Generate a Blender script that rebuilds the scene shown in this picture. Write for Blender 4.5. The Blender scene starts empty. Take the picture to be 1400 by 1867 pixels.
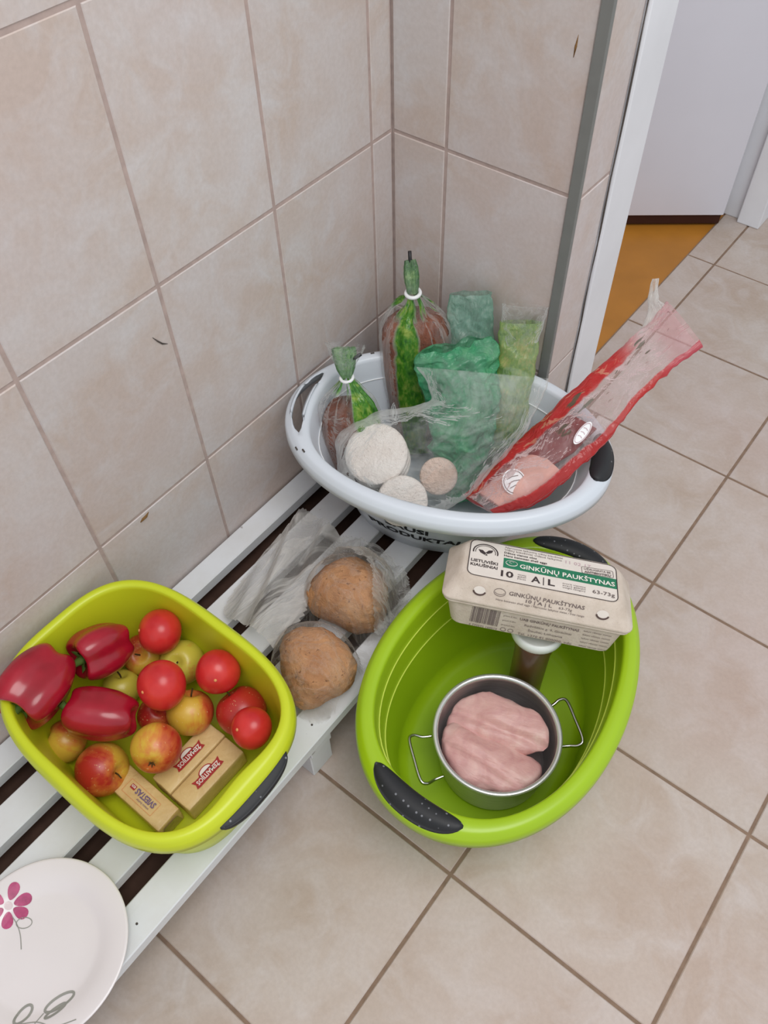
import bpy, bmesh, math, random
from math import sin, cos, pi, sqrt, radians
from mathutils import Vector, Matrix, noise

scene = bpy.context.scene
COL = scene.collection
random.seed(7)

# ------------------------------------------------------------------ camera
cam_d = bpy.data.cameras.new('camera')
cam = bpy.data.objects.new('camera', cam_d)
COL.objects.link(cam)
RR = ((0.78588105, 0.61806512, -0.01965918), (0.47834959, -0.62776267, -0.61408118), (-0.39188346, 0.4731908, -0.78899798))
CC = (0.71364322, -0.90791815, 1.20831808)
cam.matrix_world = Matrix(((RR[0][0], -RR[1][0], -RR[2][0], CC[0]),
                           (RR[0][1], -RR[1][1], -RR[2][1], CC[1]),
                           (RR[0][2], -RR[1][2], -RR[2][2], CC[2]),
                           (0, 0, 0, 1)))
cam_d.sensor_fit = 'HORIZONTAL'
cam_d.sensor_width = 36.0
cam_d.lens = 36.0 * 1513.857 / 1400.0
cam_d.clip_start = 0.02
scene.camera = cam

# ------------------------------------------------------------------ light
world = bpy.data.worlds.new('room_light')
scene.world = world
world.use_nodes = True
wb = world.node_tree.nodes['Background']
wb.inputs[0].default_value = (0.93, 0.97, 1.0, 1)
wb.inputs[1].default_value = 0.74


def area(name, loc, target, size, energy, col):
    d = bpy.data.lights.new(name, 'AREA')
    d.shape = 'DISK'
    d.size = size
    d.energy = energy
    d.color = col
    o = bpy.data.objects.new(name, d)
    COL.objects.link(o)
    o.location = loc
    o.rotation_euler = (Vector(target) - Vector(loc)).to_track_quat('-Z', 'Y').to_euler()
    return o


area('ceiling_lamp', (1.15, -0.75, 2.55), (0.35, -0.45, 0.0), 1.5, 31, (1.0, 0.975, 0.95))

vs = scene.view_settings
vs.view_transform = 'Standard'
vs.look = 'None'
vs.exposure = 0.0
vs.gamma = 1.0
vs.use_curve_mapping = False


# ------------------------------------------------------------------ materials
def srgb(r, g, b):
    f = lambda c: (c / 255 / 12.92) if c / 255 <= 0.04045 else ((c / 255 + 0.055) / 1.055) ** 2.4
    return (f(r), f(g), f(b), 1)


class NT:
    def __init__(self, name):
        self.m = bpy.data.materials.new(name)
        self.m.use_nodes = True
        self.t = self.m.node_tree
        self.n = self.t.nodes
        self.b = self.n['Principled BSDF']
        self.out = self.n['Material Output']

    def add(self, typ, **kw):
        nd = self.n.new(typ)
        for k, v in kw.items():
            setattr(nd, k, v)
        return nd

    def link(self, a, b):
        self.t.links.new(a, b)

    def val(self, sock, v):
        if hasattr(v, 'links') or hasattr(v, 'is_linked'):
            self.link(v, sock)
        else:
            sock.default_value = v

    def coord(self, kind='Object'):
        if kind == 'World':
            return self.add('ShaderNodeNewGeometry').outputs['Position']
        return self.add('ShaderNodeTexCoord').outputs[kind]

    def noise(self, vec, scale, detail=3, rough=0.55, dist=0.0):
        nd = self.add('ShaderNodeTexNoise')
        self.link(vec, nd.inputs['Vector'])
        nd.inputs['Scale'].default_value = scale
        nd.inputs['Detail'].default_value = detail
        nd.inputs['Roughness'].default_value = rough
        nd.inputs['Distortion'].default_value = dist
        return nd.outputs['Fac']

    def scale(self, vec, s):
        nd = self.add('ShaderNodeMapping')
        self.link(vec, nd.inputs[0])
        nd.inputs['Scale'].default_value = s
        return nd.outputs[0]

    def ramp(self, fac, stops, interp='LINEAR'):
        nd = self.add('ShaderNodeValToRGB')
        nd.color_ramp.interpolation = interp
        e = nd.color_ramp.elements
        while len(e) < len(stops):
            e.new(0.5)
        for el, (p, c) in zip(e, stops):
            el.position = p
            el.color = c if len(c) == 4 else (*c, 1)
        self.link(fac, nd.inputs[0])
        return nd.outputs[0]

    def mix(self, fac, a, b, blend='MIX'):
        nd = self.add('ShaderNodeMix', data_type='RGBA', blend_type=blend)
        self.val(nd.inputs[0], fac)
        self.val(nd.inputs[6], a)
        self.val(nd.inputs[7], b)
        return nd.outputs[2]

    def math(self, op, a, b=0.0, c=0.0):
        nd = self.add('ShaderNodeMath', operation=op)
        self.val(nd.inputs[0], a)
        self.val(nd.inputs[1], b)
        self.val(nd.inputs[2], c)
        return nd.outputs[0]

    def bump(self, h, strength=0.3, dist=0.01):
        nd = self.add('ShaderNodeBump')
        nd.inputs['Strength'].default_value = strength
        nd.inputs['Distance'].default_value = dist
        self.link(h, nd.inputs['Height'])
        self.link(nd.outputs[0], self.b.inputs['Normal'])
        return nd.outputs[0]

    def set(self, **kw):
        for k, v in kw.items():
            self.val(self.b.inputs[k.replace('_', ' ')], v)
        return self


def g4(v):
    return (v, v, v, 1)


def plain(name, col, rough=0.5, spec=0.5, var=0.06, scale=30, bump=0.0, metal=0.0, sss=0.0):
    t = NT(name)
    c = t.coord('Object')
    f = t.noise(c, scale, 3)
    lo = tuple(x * (1 - var) for x in col[:3]) + (1,)
    hi = tuple(min(1, x * (1 + var)) for x in col[:3]) + (1,)
    t.set(Base_Color=t.ramp(f, [(0.3, lo), (0.7, hi)]), Roughness=rough, Metallic=metal)
    t.b.inputs['Specular IOR Level'].default_value = spec
    if sss:
        t.b.inputs['Subsurface Weight'].default_value = sss
        t.b.inputs['Subsurface Radius'].default_value = (0.01, 0.004, 0.003)
    if bump:
        t.bump(t.noise(c, scale * 6, 3), bump, 0.002)
    return t.m


def tile_mat(name, base, warm, cool, rough, var=1.0):
    t = NT(name)
    w = t.coord('World')
    rnd = t.add('ShaderNodeObjectInfo').outputs['Random']
    off = t.add('ShaderNodeVectorMath', operation='MULTIPLY_ADD')
    comb = t.add('ShaderNodeCombineXYZ')
    for i in range(3):
        t.link(rnd, comb.inputs[i])
    t.link(comb.outputs[0], off.inputs[0])
    off.inputs[1].default_value = (17, 9, 23)
    t.link(w, off.inputs[2])
    v = off.outputs[0]
    n1 = t.noise(v, 6.0, 5, 0.6, 0.6)
    n2 = t.noise(v, 15.0, 5, 0.62, 0.9)
    n3 = t.noise(w, 160.0, 3, 0.6)
    n4 = t.noise(w, 1.9, 2, 0.5)
    c = t.mix(t.ramp(n1, [(0.38, g4(0)), (0.65, g4(1))]), base, warm)
    c = t.mix(t.ramp(n2, [(0.44, g4(0)), (0.74, g4(0.8))]), c, cool)
    c = t.mix(t.ramp(n4, [(0.35, g4(0)), (0.7, g4(0.30))]), c, srgb(200, 172, 170))
    c = t.mix(t.ramp(n3, [(0.35, g4(0.10)), (0.65, g4(0))]), c, srgb(120, 100, 88))
    br = t.math('MULTIPLY_ADD', rnd, 0.05, 0.97)
    mul = t.add('ShaderNodeVectorMath', operation='SCALE')
    t.link(c, mul.inputs[0])
    t.link(br, mul.inputs['Scale'])
    t.set(Base_Color=mul.outputs[0], Roughness=rough)
    t.b.inputs['Specular IOR Level'].default_value = 0.35
    t.bump(t.noise(w, 70.0, 4, 0.6), 0.05, 0.004)
    return t.m


M = {}
M['wall_tile'] = tile_mat('wall_tile_ceramic', srgb(202, 195, 193), srgb(196, 182, 173), srgb(208, 207, 209), 0.42)
M['floor_tile'] = tile_mat('floor_tile_ceramic', srgb(192, 180, 171), srgb(180, 163, 149), srgb(200, 192, 188), 0.5)
M['grout'] = plain('grey_brown_grout', srgb(176, 158, 152), 0.9, 0.2, 0.12, 60)
M['grout_floor'] = plain('brown_floor_grout', srgb(136, 114, 98), 0.9, 0.2, 0.15, 60)
M['lino'] = plain('ochre_linoleum', srgb(178, 118, 42), 0.4, 0.4, 0.10, 9)
M['dark_trim'] = plain('grey_metal_trim', srgb(118, 120, 118), 0.45, 0.5, 0.05)
M['white_paint'] = plain('white_gloss_paint', srgb(226, 228, 234), 0.35, 0.5, 0.03, 12)
M['door_white'] = plain('door_white_paint', srgb(214, 214, 224), 0.45, 0.4, 0.02, 5)
M['dark_gap'] = plain('door_gap_shade_brown', srgb(62, 34, 24), 0.8, 0.2)  # shadow below the door leaf, given as a colour
M['plaster'] = plain('plaster', srgb(190, 188, 188), 0.9, 0.2)


def bench_mat():
    t = NT('white_painted_wood')
    c = t.coord('World')
    grain = t.noise(t.scale(c, (60, 3, 60)), 3.0, 4, 0.6)
    blot = t.noise(c, 14, 4, 0.6)
    chip = t.noise(c, 75, 2, 0.5)
    k = t.mix(t.ramp(blot, [(0.4, g4(0)), (0.75, g4(0.5))]), srgb(222, 225, 230), srgb(208, 206, 204))
    k = t.mix(t.ramp(chip, [(0.74, g4(0)), (0.78, g4(0.55))]), k, srgb(120, 112, 105))
    t.set(Base_Color=k, Roughness=0.45)
    t.bump(grain, 0.12, 0.002)
    return t.m


M['bench'] = bench_mat()
M['lime'] = plain('lime_plastic', srgb(196, 208, 36), 0.34, 0.5, 0.03, 5)
M['lime2'] = plain('lime_green_plastic', srgb(156, 191, 24), 0.32, 0.5, 0.04, 5)
M['lime_line'] = plain('pale_lime_moulding', srgb(206, 222, 90), 0.4)
M['grey_plastic'] = plain('pale_grey_plastic', srgb(208, 215, 224), 0.36, 0.5, 0.03, 6)
M['ink'] = plain('black_ink', srgb(30, 30, 32), 0.7, 0.2)


def rubber():
    t = NT('black_dotted_rubber')
    c = t.coord('Object')
    v = t.add('ShaderNodeTexVoronoi', feature='F1')
    v.inputs['Scale'].default_value = 95
    v.inputs['Randomness'].default_value = 0.35
    t.link(c, v.inputs['Vector'])
    d = t.ramp(v.outputs['Distance'], [(0.10, g4(1)), (0.16, g4(0))])
    t.set(Base_Color=t.mix(d, srgb(26, 28, 32), srgb(120, 122, 128)), Roughness=0.55)
    t.bump(d, 0.3, 0.002)
    return t.m


M['rubber'] = rubber()


# film: transparent plastic with optional print; soft folds run along the bag
def film(name, alpha=0.10, fr=0.8, tint=(1, 1, 1), body=srgb(228, 231, 231), rough=0.18, fold=(7, 2.2), printf=None, wr=0.35, pmax=0.93):
    t = NT(name)
    c = t.coord('Object')
    uv = t.coord('UV')
    n1 = t.noise(t.scale(uv, (fold[0], fold[1], 1)), 1.0, 4, 0.55, 1.4)
    n2 = t.noise(c, 45, 3, 0.55, 0.6)
    r1 = t.math('SUBTRACT', 1.0, t.math('ABSOLUTE', t.math('MULTIPLY_ADD', n1, 2.0, -1.0)))
    crease = t.ramp(r1, [(0.86, g4(0)), (0.99, g4(1))])
    soft = t.ramp(n1, [(0.40, g4(0)), (0.68, g4(1))])
    h = t.math('ADD', t.math('MULTIPLY', n1, 1.2), t.math('ADD', t.math('MULTIPLY', n2, 0.5), t.math('MULTIPLY', crease, 0.25)))
    nrm = t.bump(h, wr, 0.012)
    fres = t.add('ShaderNodeFresnel')
    fres.inputs['IOR'].default_value = 1.40
    t.link(nrm, fres.inputs['Normal'])
    a = t.math('ADD', t.math('MULTIPLY', fres.outputs[0], fr), alpha * 0.6)
    a = t.math('ADD', a, t.math('MULTIPLY', crease, 0.10 + alpha * 0.6))
    a = t.math('ADD', a, t.math('MULTIPLY', soft, alpha))
    colr = body
    if printf:
        pc, pa = printf(t, uv, c)
        colr = t.mix(pa, body, pc)
        a = t.math('MAXIMUM', a, t.math('MULTIPLY', pa, pmax))
    a = t.math('MINIMUM', a, 1.0)
    t.set(Base_Color=colr, Roughness=rough)
    t.b.inputs['Specular IOR Level'].default_value = 0.6
    tr = t.add('ShaderNodeBsdfTransparent')
    tr.inputs[0].default_value = (*tint, 1)
    tl = t.add('ShaderNodeBsdfTranslucent')
    t.val(tl.inputs[0], colr)
    t.link(nrm, tl.inputs['Normal'])
    sol = t.add('ShaderNodeMixShader')
    sol.inputs[0].default_value = 0.42
    t.link(t.b.outputs[0], sol.inputs[1])
    t.link(tl.outputs[0], sol.inputs[2])
    mx = t.add('ShaderNodeMixShader')
    t.link(a, mx.inputs[0])
    t.link(tr.outputs[0], mx.inputs[1])
    t.link(sol.outputs[0], mx.inputs[2])
    t.link(mx.outputs[0], t.out.inputs[0])
    return t.m


def sep_uv(t, uv):
    s = t.add('ShaderNodeSeparateXYZ')
    t.link(uv, s.inputs[0])
    return s.outputs[0], s.outputs[1]


def band(t, x, lo, hi, soft=0.01):
    a = t.add('ShaderNodeMapRange', interpolation_type='SMOOTHSTEP')
    t.link(x, a.inputs[0])
    a.inputs[1].default_value = lo - soft
    a.inputs[2].default_value = lo + soft
    b = t.add('ShaderNodeMapRange', interpolation_type='SMOOTHSTEP')
    t.link(x, b.inputs[0])
    b.inputs[1].default_value = hi - soft
    b.inputs[2].default_value = hi + soft
    return t.math('SUBTRACT', a.outputs[0], b.outputs[0])


def leafy(t, c, d, m, l, sc=40):
    n = t.noise(c, sc, 4, 0.6, 0.6)
    fine = t.noise(t.scale(c, (1, 1, 0.35)), sc * 6, 2, 0.5, 0.4)
    k = t.math('MULTIPLY_ADD', fine, 0.40, t.math('MULTIPLY', n, 0.60))
    return t.ramp(k, [(0.36, d), (0.50, m), (0.66, l)])


def print_bread(u0, u1, v0, extra=True):
    def f(t, uv, c):
        u, v = sep_uv(t, uv)
        w = t.noise(c, 22, 3)
        uu = t.math('ADD', u, t.math('MULTIPLY_ADD', w, 0.05, -0.025))
        m = band(t, uu, u0, u1)
        if extra:
            st = t.noise(t.scale(uv, (16, 1.6, 1)), 1.0, 3, 0.5, 0.6)
            spots = t.ramp(st, [(0.50, g4(0)), (0.56, g4(1))])
            m = t.math('MAXIMUM', m, t.math('MULTIPLY', spots, band(t, v, v0, 1.5, 0.06)))
        return leafy(t, c, srgb(30, 100, 34), srgb(86, 158, 44), srgb(176, 204, 96), 34), m
    return f


def print_all(d, mid, l, strength, sc=40):
    def f(t, uv, c):
        k = t.ramp(t.noise(c, 18, 3), [(0.3, g4(strength * 0.75)), (0.7, g4(strength))])
        return leafy(t, c, d, mid, l, sc), k
    return f


def print_red(t, uv, c):
    u, v = sep_uv(t, uv)
    w = t.noise(c, 26, 3)
    uu = t.math('ADD', u, t.math('MULTIPLY_ADD', w, 0.06, -0.03))
    lf = band(t, uu, 0.31, 0.62)
    rt = t.math('MAXIMUM', band(t, uu, -0.5, 0.10), band(t, uu, 0.90, 1.6))
    m = t.math('MULTIPLY', t.math('MAXIMUM', t.math('MULTIPLY', lf, band(t, v, -0.5, 0.80, 0.08)), rt), 1.0)
    fl = t.ramp(t.noise(t.scale(uv, (11, 9, 1)), 1.6, 3, 0.6, 1.0), [(0.58, g4(0)), (0.62, g4(0.8))])
    gr = t.math('MULTIPLY', t.ramp(t.noise(t.scale(uv, (16, 9, 1)), 1.3, 2), [(0.60, g4(0)), (0.63, g4(0.9))]), t.math('MULTIPLY', band(t, uu, 0.20, 0.36), band(t, v, 0.45, 1.5)))
    pink = t.math('MULTIPLY', band(t, v, 0.86, 1.5, 0.06), 0.45)
    col = t.mix(t.math('MULTIPLY', fl, lf), srgb(212, 58, 58), srgb(236, 170, 140))
    col = t.mix(gr, col, srgb(66, 104, 80))
    col = t.mix(pink, col, srgb(206, 110, 134))
    tot = t.math('MAXIMUM', t.math('MAXIMUM', m, gr), t.math('MAXIMUM', pink, 0.10))
    return col, tot


def print_mouth(t, uv, c):
    u, v = sep_uv(t, uv)
    st = t.noise(t.scale(uv, (9, 2.5, 1)), 1.0, 3, 0.55, 1.2)
    k = t.math('MULTIPLY', t.ramp(st, [(0.42, g4(0.0)), (0.66, g4(0.32))]), band(t, v, 0.74, 1.5, 0.10))
    return srgb(226, 236, 232), k


M['film_clear'] = film('clear_film', 0.05, rough=0.15)
M['film_wisp'] = film('wispy_film', 0.02, 0.3, rough=0.15)
M['film_mouth'] = film('clear_bag_film', 0.035, 0.5, rough=0.16, printf=print_mouth)
M['film_milky'] = film('milky_film', 0.42, rough=0.35, fold=(4, 1.2), body=srgb(228, 225, 221))
M['film_side'] = film('side_film', 0.22, rough=0.25, fold=(5, 6), body=srgb(232, 231, 228), wr=0.6)
M['film_thin'] = film('thin_film', 0.045, 0.5, rough=0.16, fold=(4, 9), body=srgb(228, 225, 221), wr=0.5)
M['film_bread'] = film('bread_bag_film', 0.03, 0.35, printf=print_bread(0.23, 0.33, 0.74), rough=0.14)
M['film_bread2'] = film('small_bread_bag_film', 0.03, 0.35, printf=print_bread(-0.1, 0.20, 0.80), rough=0.14)
M['film_emerald'] = film('emerald_bag_film', 0.35, printf=print_all(srgb(0, 130, 84), srgb(10, 176, 114), srgb(96, 208, 140), 0.98, 14), rough=0.22, fold=(6, 4), wr=0.5, pmax=0.97)
M['film_teal'] = film('teal_bag_film', 0.2, printf=print_all(srgb(56, 138, 110), srgb(96, 176, 148), srgb(176, 216, 198), 0.80), rough=0.2)
M['film_yellow'] = film('yellow_green_bag_film', 0.2, printf=print_all(srgb(92, 146, 26), srgb(142, 186, 44), srgb(214, 204, 104), 0.92), rough=0.2)
M['film_red'] = film('red_bag_film', 0.13, printf=print_red, pmax=0.82, rough=0.18, body=srgb(234, 222, 224), fold=(6, 5))
M['film_dgreen'] = film('dark_green_packet', 0.9, printf=print_all(srgb(20, 66, 34), srgb(52, 110, 54), srgb(150, 180, 120), 0.95), rough=0.25)


def bread_mat(name, a, b, seed_col, sc=60):
    t = NT(name)
    c = t.coord('Object')
    n = t.noise(c, sc * 0.35, 5, 0.65)
    n2 = t.noise(c, sc * 3.0, 3, 0.6)
    k = t.ramp(n, [(0.3, a), (0.7, b)])
    k = t.mix(t.ramp(n2, [(0.62, g4(0)), (0.70, g4(0.8))]), k, seed_col)
    t.set(Base_Color=k, Roughness=0.8)
    t.b.inputs['Specular IOR Level'].default_value = 0.2
    t.bump(t.noise(c, sc * 2, 4, 0.7), 0.8, 0.006)
    return t.m


M['rye'] = bread_mat('rye_bread', srgb(92, 50, 38), srgb(150, 90, 66), srgb(60, 34, 26))
M['bread'] = bread_mat('wheat_bread_crust', srgb(166, 114, 76), srgb(204, 156, 112), srgb(104, 64, 40), 46)
M['rice'] = bread_mat('puffed_rice', srgb(226, 216, 208), srgb(240, 234, 228), srgb(200, 184, 176), 90)
M['rice2'] = bread_mat('puffed_grain', srgb(214, 188, 172), srgb(228, 208, 196), srgb(190, 160, 146), 90)


def tomato_mat():
    t = NT('tomato_skin')
    c = t.coord('Object')
    n = t.noise(c, 25, 3)
    t.set(Base_Color=t.ramp(n, [(0.3, srgb(186, 30, 36)), (0.7, srgb(214, 56, 52))]), Roughness=0.3)
    t.b.inputs['Subsurface Weight'].default_value = 0.15
    t.b.inputs['Subsurface Radius'].default_value = (0.006, 0.002, 0.001)
    return t.m


def pepper_mat():
    t = NT('red_pepper_skin')
    c = t.coord('Object')
    n = t.noise(c, 18, 3)
    t.set(Base_Color=t.ramp(n, [(0.3, srgb(138, 12, 32)), (0.7, srgb(172, 22, 46))]), Roughness=0.27)
    t.b.inputs['Coat Weight'].default_value = 0.25
    t.b.inputs['Coat Roughness'].default_value = 0.15
    t.bump(t.noise(c, 20, 2), 0.12, 0.01)
    return t.m


def apple_mat(name, bias, yel=srgb(212, 172, 62), red=srgb(178, 44, 38)):
    t = NT(name)
    c = t.coord('Object')
    s = t.add('ShaderNodeSeparateXYZ')
    t.link(c, s.inputs[0])
    st = t.noise(t.scale(c, (1, 1, 0.22)), 130, 3, 0.6)
    bl = t.noise(c, 22, 3)
    k = t.math('ADD', t.math('MULTIPLY', s.outputs[0], 11.0), bias)
    k = t.math('ADD', k, t.math('MULTIPLY_ADD', st, 0.5, -0.25))
    k = t.math('ADD', k, t.math('MULTIPLY_ADD', bl, 1.1, -0.55))
    col = t.ramp(k, [(0.25, yel), (0.5, srgb(206, 112, 56)), (0.75, red)])
    sp = t.noise(c, 320, 1)
    col = t.mix(t.ramp(sp, [(0.70, g4(0)), (0.74, g4(0.5))]), col, srgb(226, 200, 140))
    t.set(Base_Color=col, Roughness=0.33)
    return t.m


M['tomato'] = tomato_mat()
M['pepper'] = pepper_mat()
M['apple_mix'] = apple_mat('yellow_red_apple', 0.42)
M['apple_red'] = apple_mat('red_apple', 0.85)
M['apple_yellow'] = apple_mat('yellow_green_apple', 0.0, srgb(206, 192, 74), srgb(206, 150, 66))
M['stem'] = plain('green_stem', srgb(86, 112, 48), 0.6, 0.3, 0.2, 60)
M['stem_brown'] = plain('brown_stem', srgb(78, 62, 34), 0.8, 0.2, 0.2, 60)
M['scar'] = plain('pale_scar', srgb(222, 150, 96), 0.6)


def butter_mat():
    t = NT('butter_paper_wrapper')
    c = t.coord('Object')
    n = t.noise(c, 30, 4, 0.6, 0.6)
    t.set(Base_Color=t.ramp(n, [(0.3, srgb(208, 176, 118)), (0.7, srgb(228, 200, 144))]), Roughness=0.42)
    t.bump(t.noise(c, 55, 4, 0.6, 1.0), 0.35, 0.004)
    return t.m


M['butter'] = butter_mat()
M['red_print'] = plain('red_print', srgb(168, 42, 38), 0.5)
M['white_print'] = plain('white_print', srgb(236, 230, 222), 0.5)
M['mauve_print'] = plain('mauve_print', srgb(112, 92, 130), 0.6)
M['gold_fold'] = plain('gold_green_print', srgb(170, 158, 82), 0.5, 0.4, 0.3, 60)


def pulp_mat():
    t = NT('grey_pulp_card')
    c = t.coord('Object')
    n = t.noise(c, 40, 4, 0.6)
    n2 = t.noise(c, 330, 3, 0.7)
    k = t.ramp(n, [(0.3, srgb(196, 182, 168)), (0.7, srgb(212, 200, 188))])
    k = t.mix(t.ramp(n2, [(0.6, g4(0)), (0.75, g4(0.35))]), k, srgb(150, 134, 120))
    t.set(Base_Color=k, Roughness=0.9)
    t.b.inputs['Specular IOR Level'].default_value = 0.15
    t.bump(n2, 0.35, 0.002)
    return t.m


M['pulp'] = pulp_mat()
M['label_grey'] = plain('label_pale_print', srgb(222, 214, 206), 0.85, 0.15, 0.03, 60)
M['print_dark'] = plain('print_dark_grey', srgb(70, 62, 62), 0.9, 0.1)
M['print_mid'] = plain('print_mid_grey', srgb(112, 100, 98), 0.9, 0.1)
M['print_green'] = plain('print_green', srgb(52, 122, 92), 0.85, 0.1, 0.08, 80)
M['print_pink'] = plain('print_pink', srgb(196, 168, 176), 0.9, 0.1)
M['hole_dark'] = plain('hole_dark', srgb(90, 74, 70), 0.9, 0.1)


def steel_mat():
    t = NT('brushed_steel')
    c = t.coord('Object')
    n = t.noise(t.scale(c, (1, 1, 14)), 30, 3)
    t.set(Base_Color=t.ramp(n, [(0.3, srgb(188, 186, 186)), (0.7, srgb(214, 212, 212))]), Metallic=0.9, Roughness=0.36)
    return t.m


M['steel'] = steel_mat()
M['steel_rim'] = plain('polished_rim', srgb(224, 224, 226), 0.25, 0.5, 0.02, 20, 0, 0.7)
M['wire'] = plain('chrome_wire', srgb(205, 205, 206), 0.16, 0.5, 0.02, 20, 0, 1.0)


def chicken_mat():
    t = NT('raw_chicken')
    c = t.coord('Object')
    n = t.noise(c, 26, 4, 0.6, 0.8)
    n2 = t.noise(t.scale(c, (1, 3, 1)), 60, 3, 0.6)
    k = t.ramp(n, [(0.3, srgb(206, 152, 152)), (0.55, srgb(222, 176, 172)), (0.78, srgb(232, 200, 192))])
    k = t.mix(t.ramp(n2, [(0.55, g4(0)), (0.8, g4(0.4))]), k, srgb(196, 136, 140))
    t.set(Base_Color=k, Roughness=0.42)
    t.b.inputs['Subsurface Weight'].default_value = 0.2
    t.b.inputs['Subsurface Radius'].default_value = (0.01, 0.005, 0.004)
    t.bump(n2, 0.25, 0.004)
    return t.m


M['chicken'] = chicken_mat()
M['jar'] = plain('brown_cocoa_jar', srgb(96, 66, 40), 0.3, 0.5, 0.12, 20)
M['lid_white'] = plain('white_lid', srgb(226, 230, 228), 0.35)
M['porcelain'] = plain('white_porcelain', srgb(226, 220, 222), 0.18, 0.5, 0.02, 8)
M['petal'] = plain('pink_petal_print', srgb(178, 74, 118), 0.3, 0.5, 0.22, 90)
M['petal_mid'] = plain('petal_centre_print', srgb(214, 196, 200), 0.3)
M['grey_leaf'] = plain('grey_leaf_print', srgb(148, 148, 142), 0.3, 0.5, 0.1, 60)
M['clip'] = plain('white_clip', srgb(232, 234, 236), 0.4)
M['black_tape'] = plain('black_tape', srgb(24, 24, 28), 0.45)
M['pink_card'] = plain('pink_product', srgb(222, 176, 164), 0.6, 0.3, 0.12, 40)
M['dark_product'] = plain('dark_red_product', srgb(120, 52, 52), 0.6, 0.3, 0.2, 40)
M['bench_gap_shade'] = plain('bench_gap_shade_brown', srgb(74, 54, 46), 0.8, 0.2, 0.2, 30)  # shade in the bench gaps, given as a colour
M['stain'] = plain('brown_stain', srgb(122, 92, 58), 0.9, 0.1, 0.25, 200)
M['chip'] = plain('dark_chip', srgb(84, 78, 74), 0.9, 0.1, 0.2, 200)


# ------------------------------------------------------------------ helpers
def mesh_obj(name, verts, faces, mat, parent=None, smooth=True, uvs=None):
    me = bpy.data.meshes.new(name)
    me.from_pydata([tuple(v) for v in verts], [], faces)
    me.validate()
    if smooth:
        me.polygons.foreach_set('use_smooth', [True] * len(me.polygons))
    if uvs:
        ul = me.uv_layers.new(name='UVMap')
        for lp in me.loops:
            ul.data[lp.index].uv = uvs[lp.vertex_index]
    if mat is not None:
        me.materials.append(mat)
    o = bpy.data.objects.new(name, me)
    COL.objects.link(o)
    if parent is not None:
        o.parent = parent
    return o


def tag(o, label, cat, group=None):
    o['label'] = label
    o['category'] = cat
    if group:
        o['group'] = group
    return o


def struct(o, label=None):
    o['kind'] = 'structure'
    if label:
        o['label'] = label
    return o


def thing(name, label, cat, loc=(0, 0, 0), group=None, rot=None):
    o = bpy.data.objects.new(name, None)
    o.empty_display_size = 0.02
    COL.objects.link(o)
    o.location = loc
    if rot is not None:
        o.rotation_euler = rot
    return tag(o, label, cat, group)


def bm_obj(name, bm, mat, parent=None, smooth=False):
    me = bpy.data.meshes.new(name)
    bm.normal_update()
    bm.to_mesh(me)
    bm.free()
    if smooth:
        me.polygons.foreach_set('use_smooth', [True] * len(me.polygons))
    me.materials.append(mat)
    o = bpy.data.objects.new(name, me)
    COL.objects.link(o)
    if parent is not None:
        o.parent = parent
    return o


def add_box(bm, lo, hi, bevel=0.0, seg=1):
    r = bmesh.ops.create_cube(bm, size=1.0)
    vv = r['verts']
    for v in vv:
        v.co = Vector([lo[i] + (v.co[i] + 0.5) * (hi[i] - lo[i]) for i in range(3)])
    if bevel > 0:
        es = set()
        for v in vv:
            es.update(v.link_edges)
        bmesh.ops.bevel(bm, geom=list(es), offset=bevel, segments=seg, affect='EDGES', profile=0.5)


def box(name, lo, hi, mat, parent=None, bevel=0.0, seg=1, smooth=False):
    bm = bmesh.new()
    add_box(bm, lo, hi, bevel, seg)
    return bm_obj(name, bm, mat, parent, smooth)


def catmull(pts, n, closed=False):
    pts = [Vector(p) for p in pts]
    m = len(pts)
    out = []
    segs = m if closed else m - 1
    for i in range(n):
        x = i / n * segs if closed else i / (n - 1) * segs
        k = min(int(x), segs - 1)
        f = x - k
        g = lambda j: pts[j % m] if closed else pts[max(0, min(m - 1, j))]
        p0, p1, p2, p3 = g(k - 1), g(k), g(k + 1), g(k + 2)
        out.append(0.5 * ((2 * p1) + (p2 - p0) * f + (2 * p0 - 5 * p1 + 4 * p2 - p3) * f * f + (3 * p1 - p0 - 3 * p2 + p3) * f ** 3))
    return out


def tube(pts, r, n=8, closed=False, taper=None):
    """verts, faces of a tube along pts"""
    V, F = [], []
    m = len(pts)
    pts = [Vector(p) for p in pts]
    up = Vector((0, 0, 1))
    prev = None
    for i, p in enumerate(pts):
        a = pts[(i - 1) % m] if (closed or i > 0) else p
        b = pts[(i + 1) % m] if (closed or i < m - 1) else p
        d = (b - a).normalized()
        if prev is None:
            s = d.cross(up)
            if s.length < 0.1:
                s = d.cross(Vector((1, 0, 0)))
        else:
            s = prev - d * prev.dot(d)
        s.normalize()
        prev = s
        q = d.cross(s)
        rr = r * (taper[i] if taper else 1)
        for k in range(n):
            t = 2 * pi * k / n
            V.append(p + (s * cos(t) + q * sin(t)) * rr)
    for i in range(m if closed else m - 1):
        j = (i + 1) % m
        for k in range(n):
            l = (k + 1) % n
            F.append((i * n + k, i * n + l, j * n + l, j * n + k))
    if not closed:
        F.append(tuple(range(n))[::-1])
        F.append(tuple((m - 1) * n + k for k in range(n)))
    return V, F


def tube_obj(name, pts, r, mat, parent=None, n=8, closed=False, taper=None):
    V, F = tube(pts, r, n, closed, taper)
    return mesh_obj(name, V, F, mat, parent)


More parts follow.
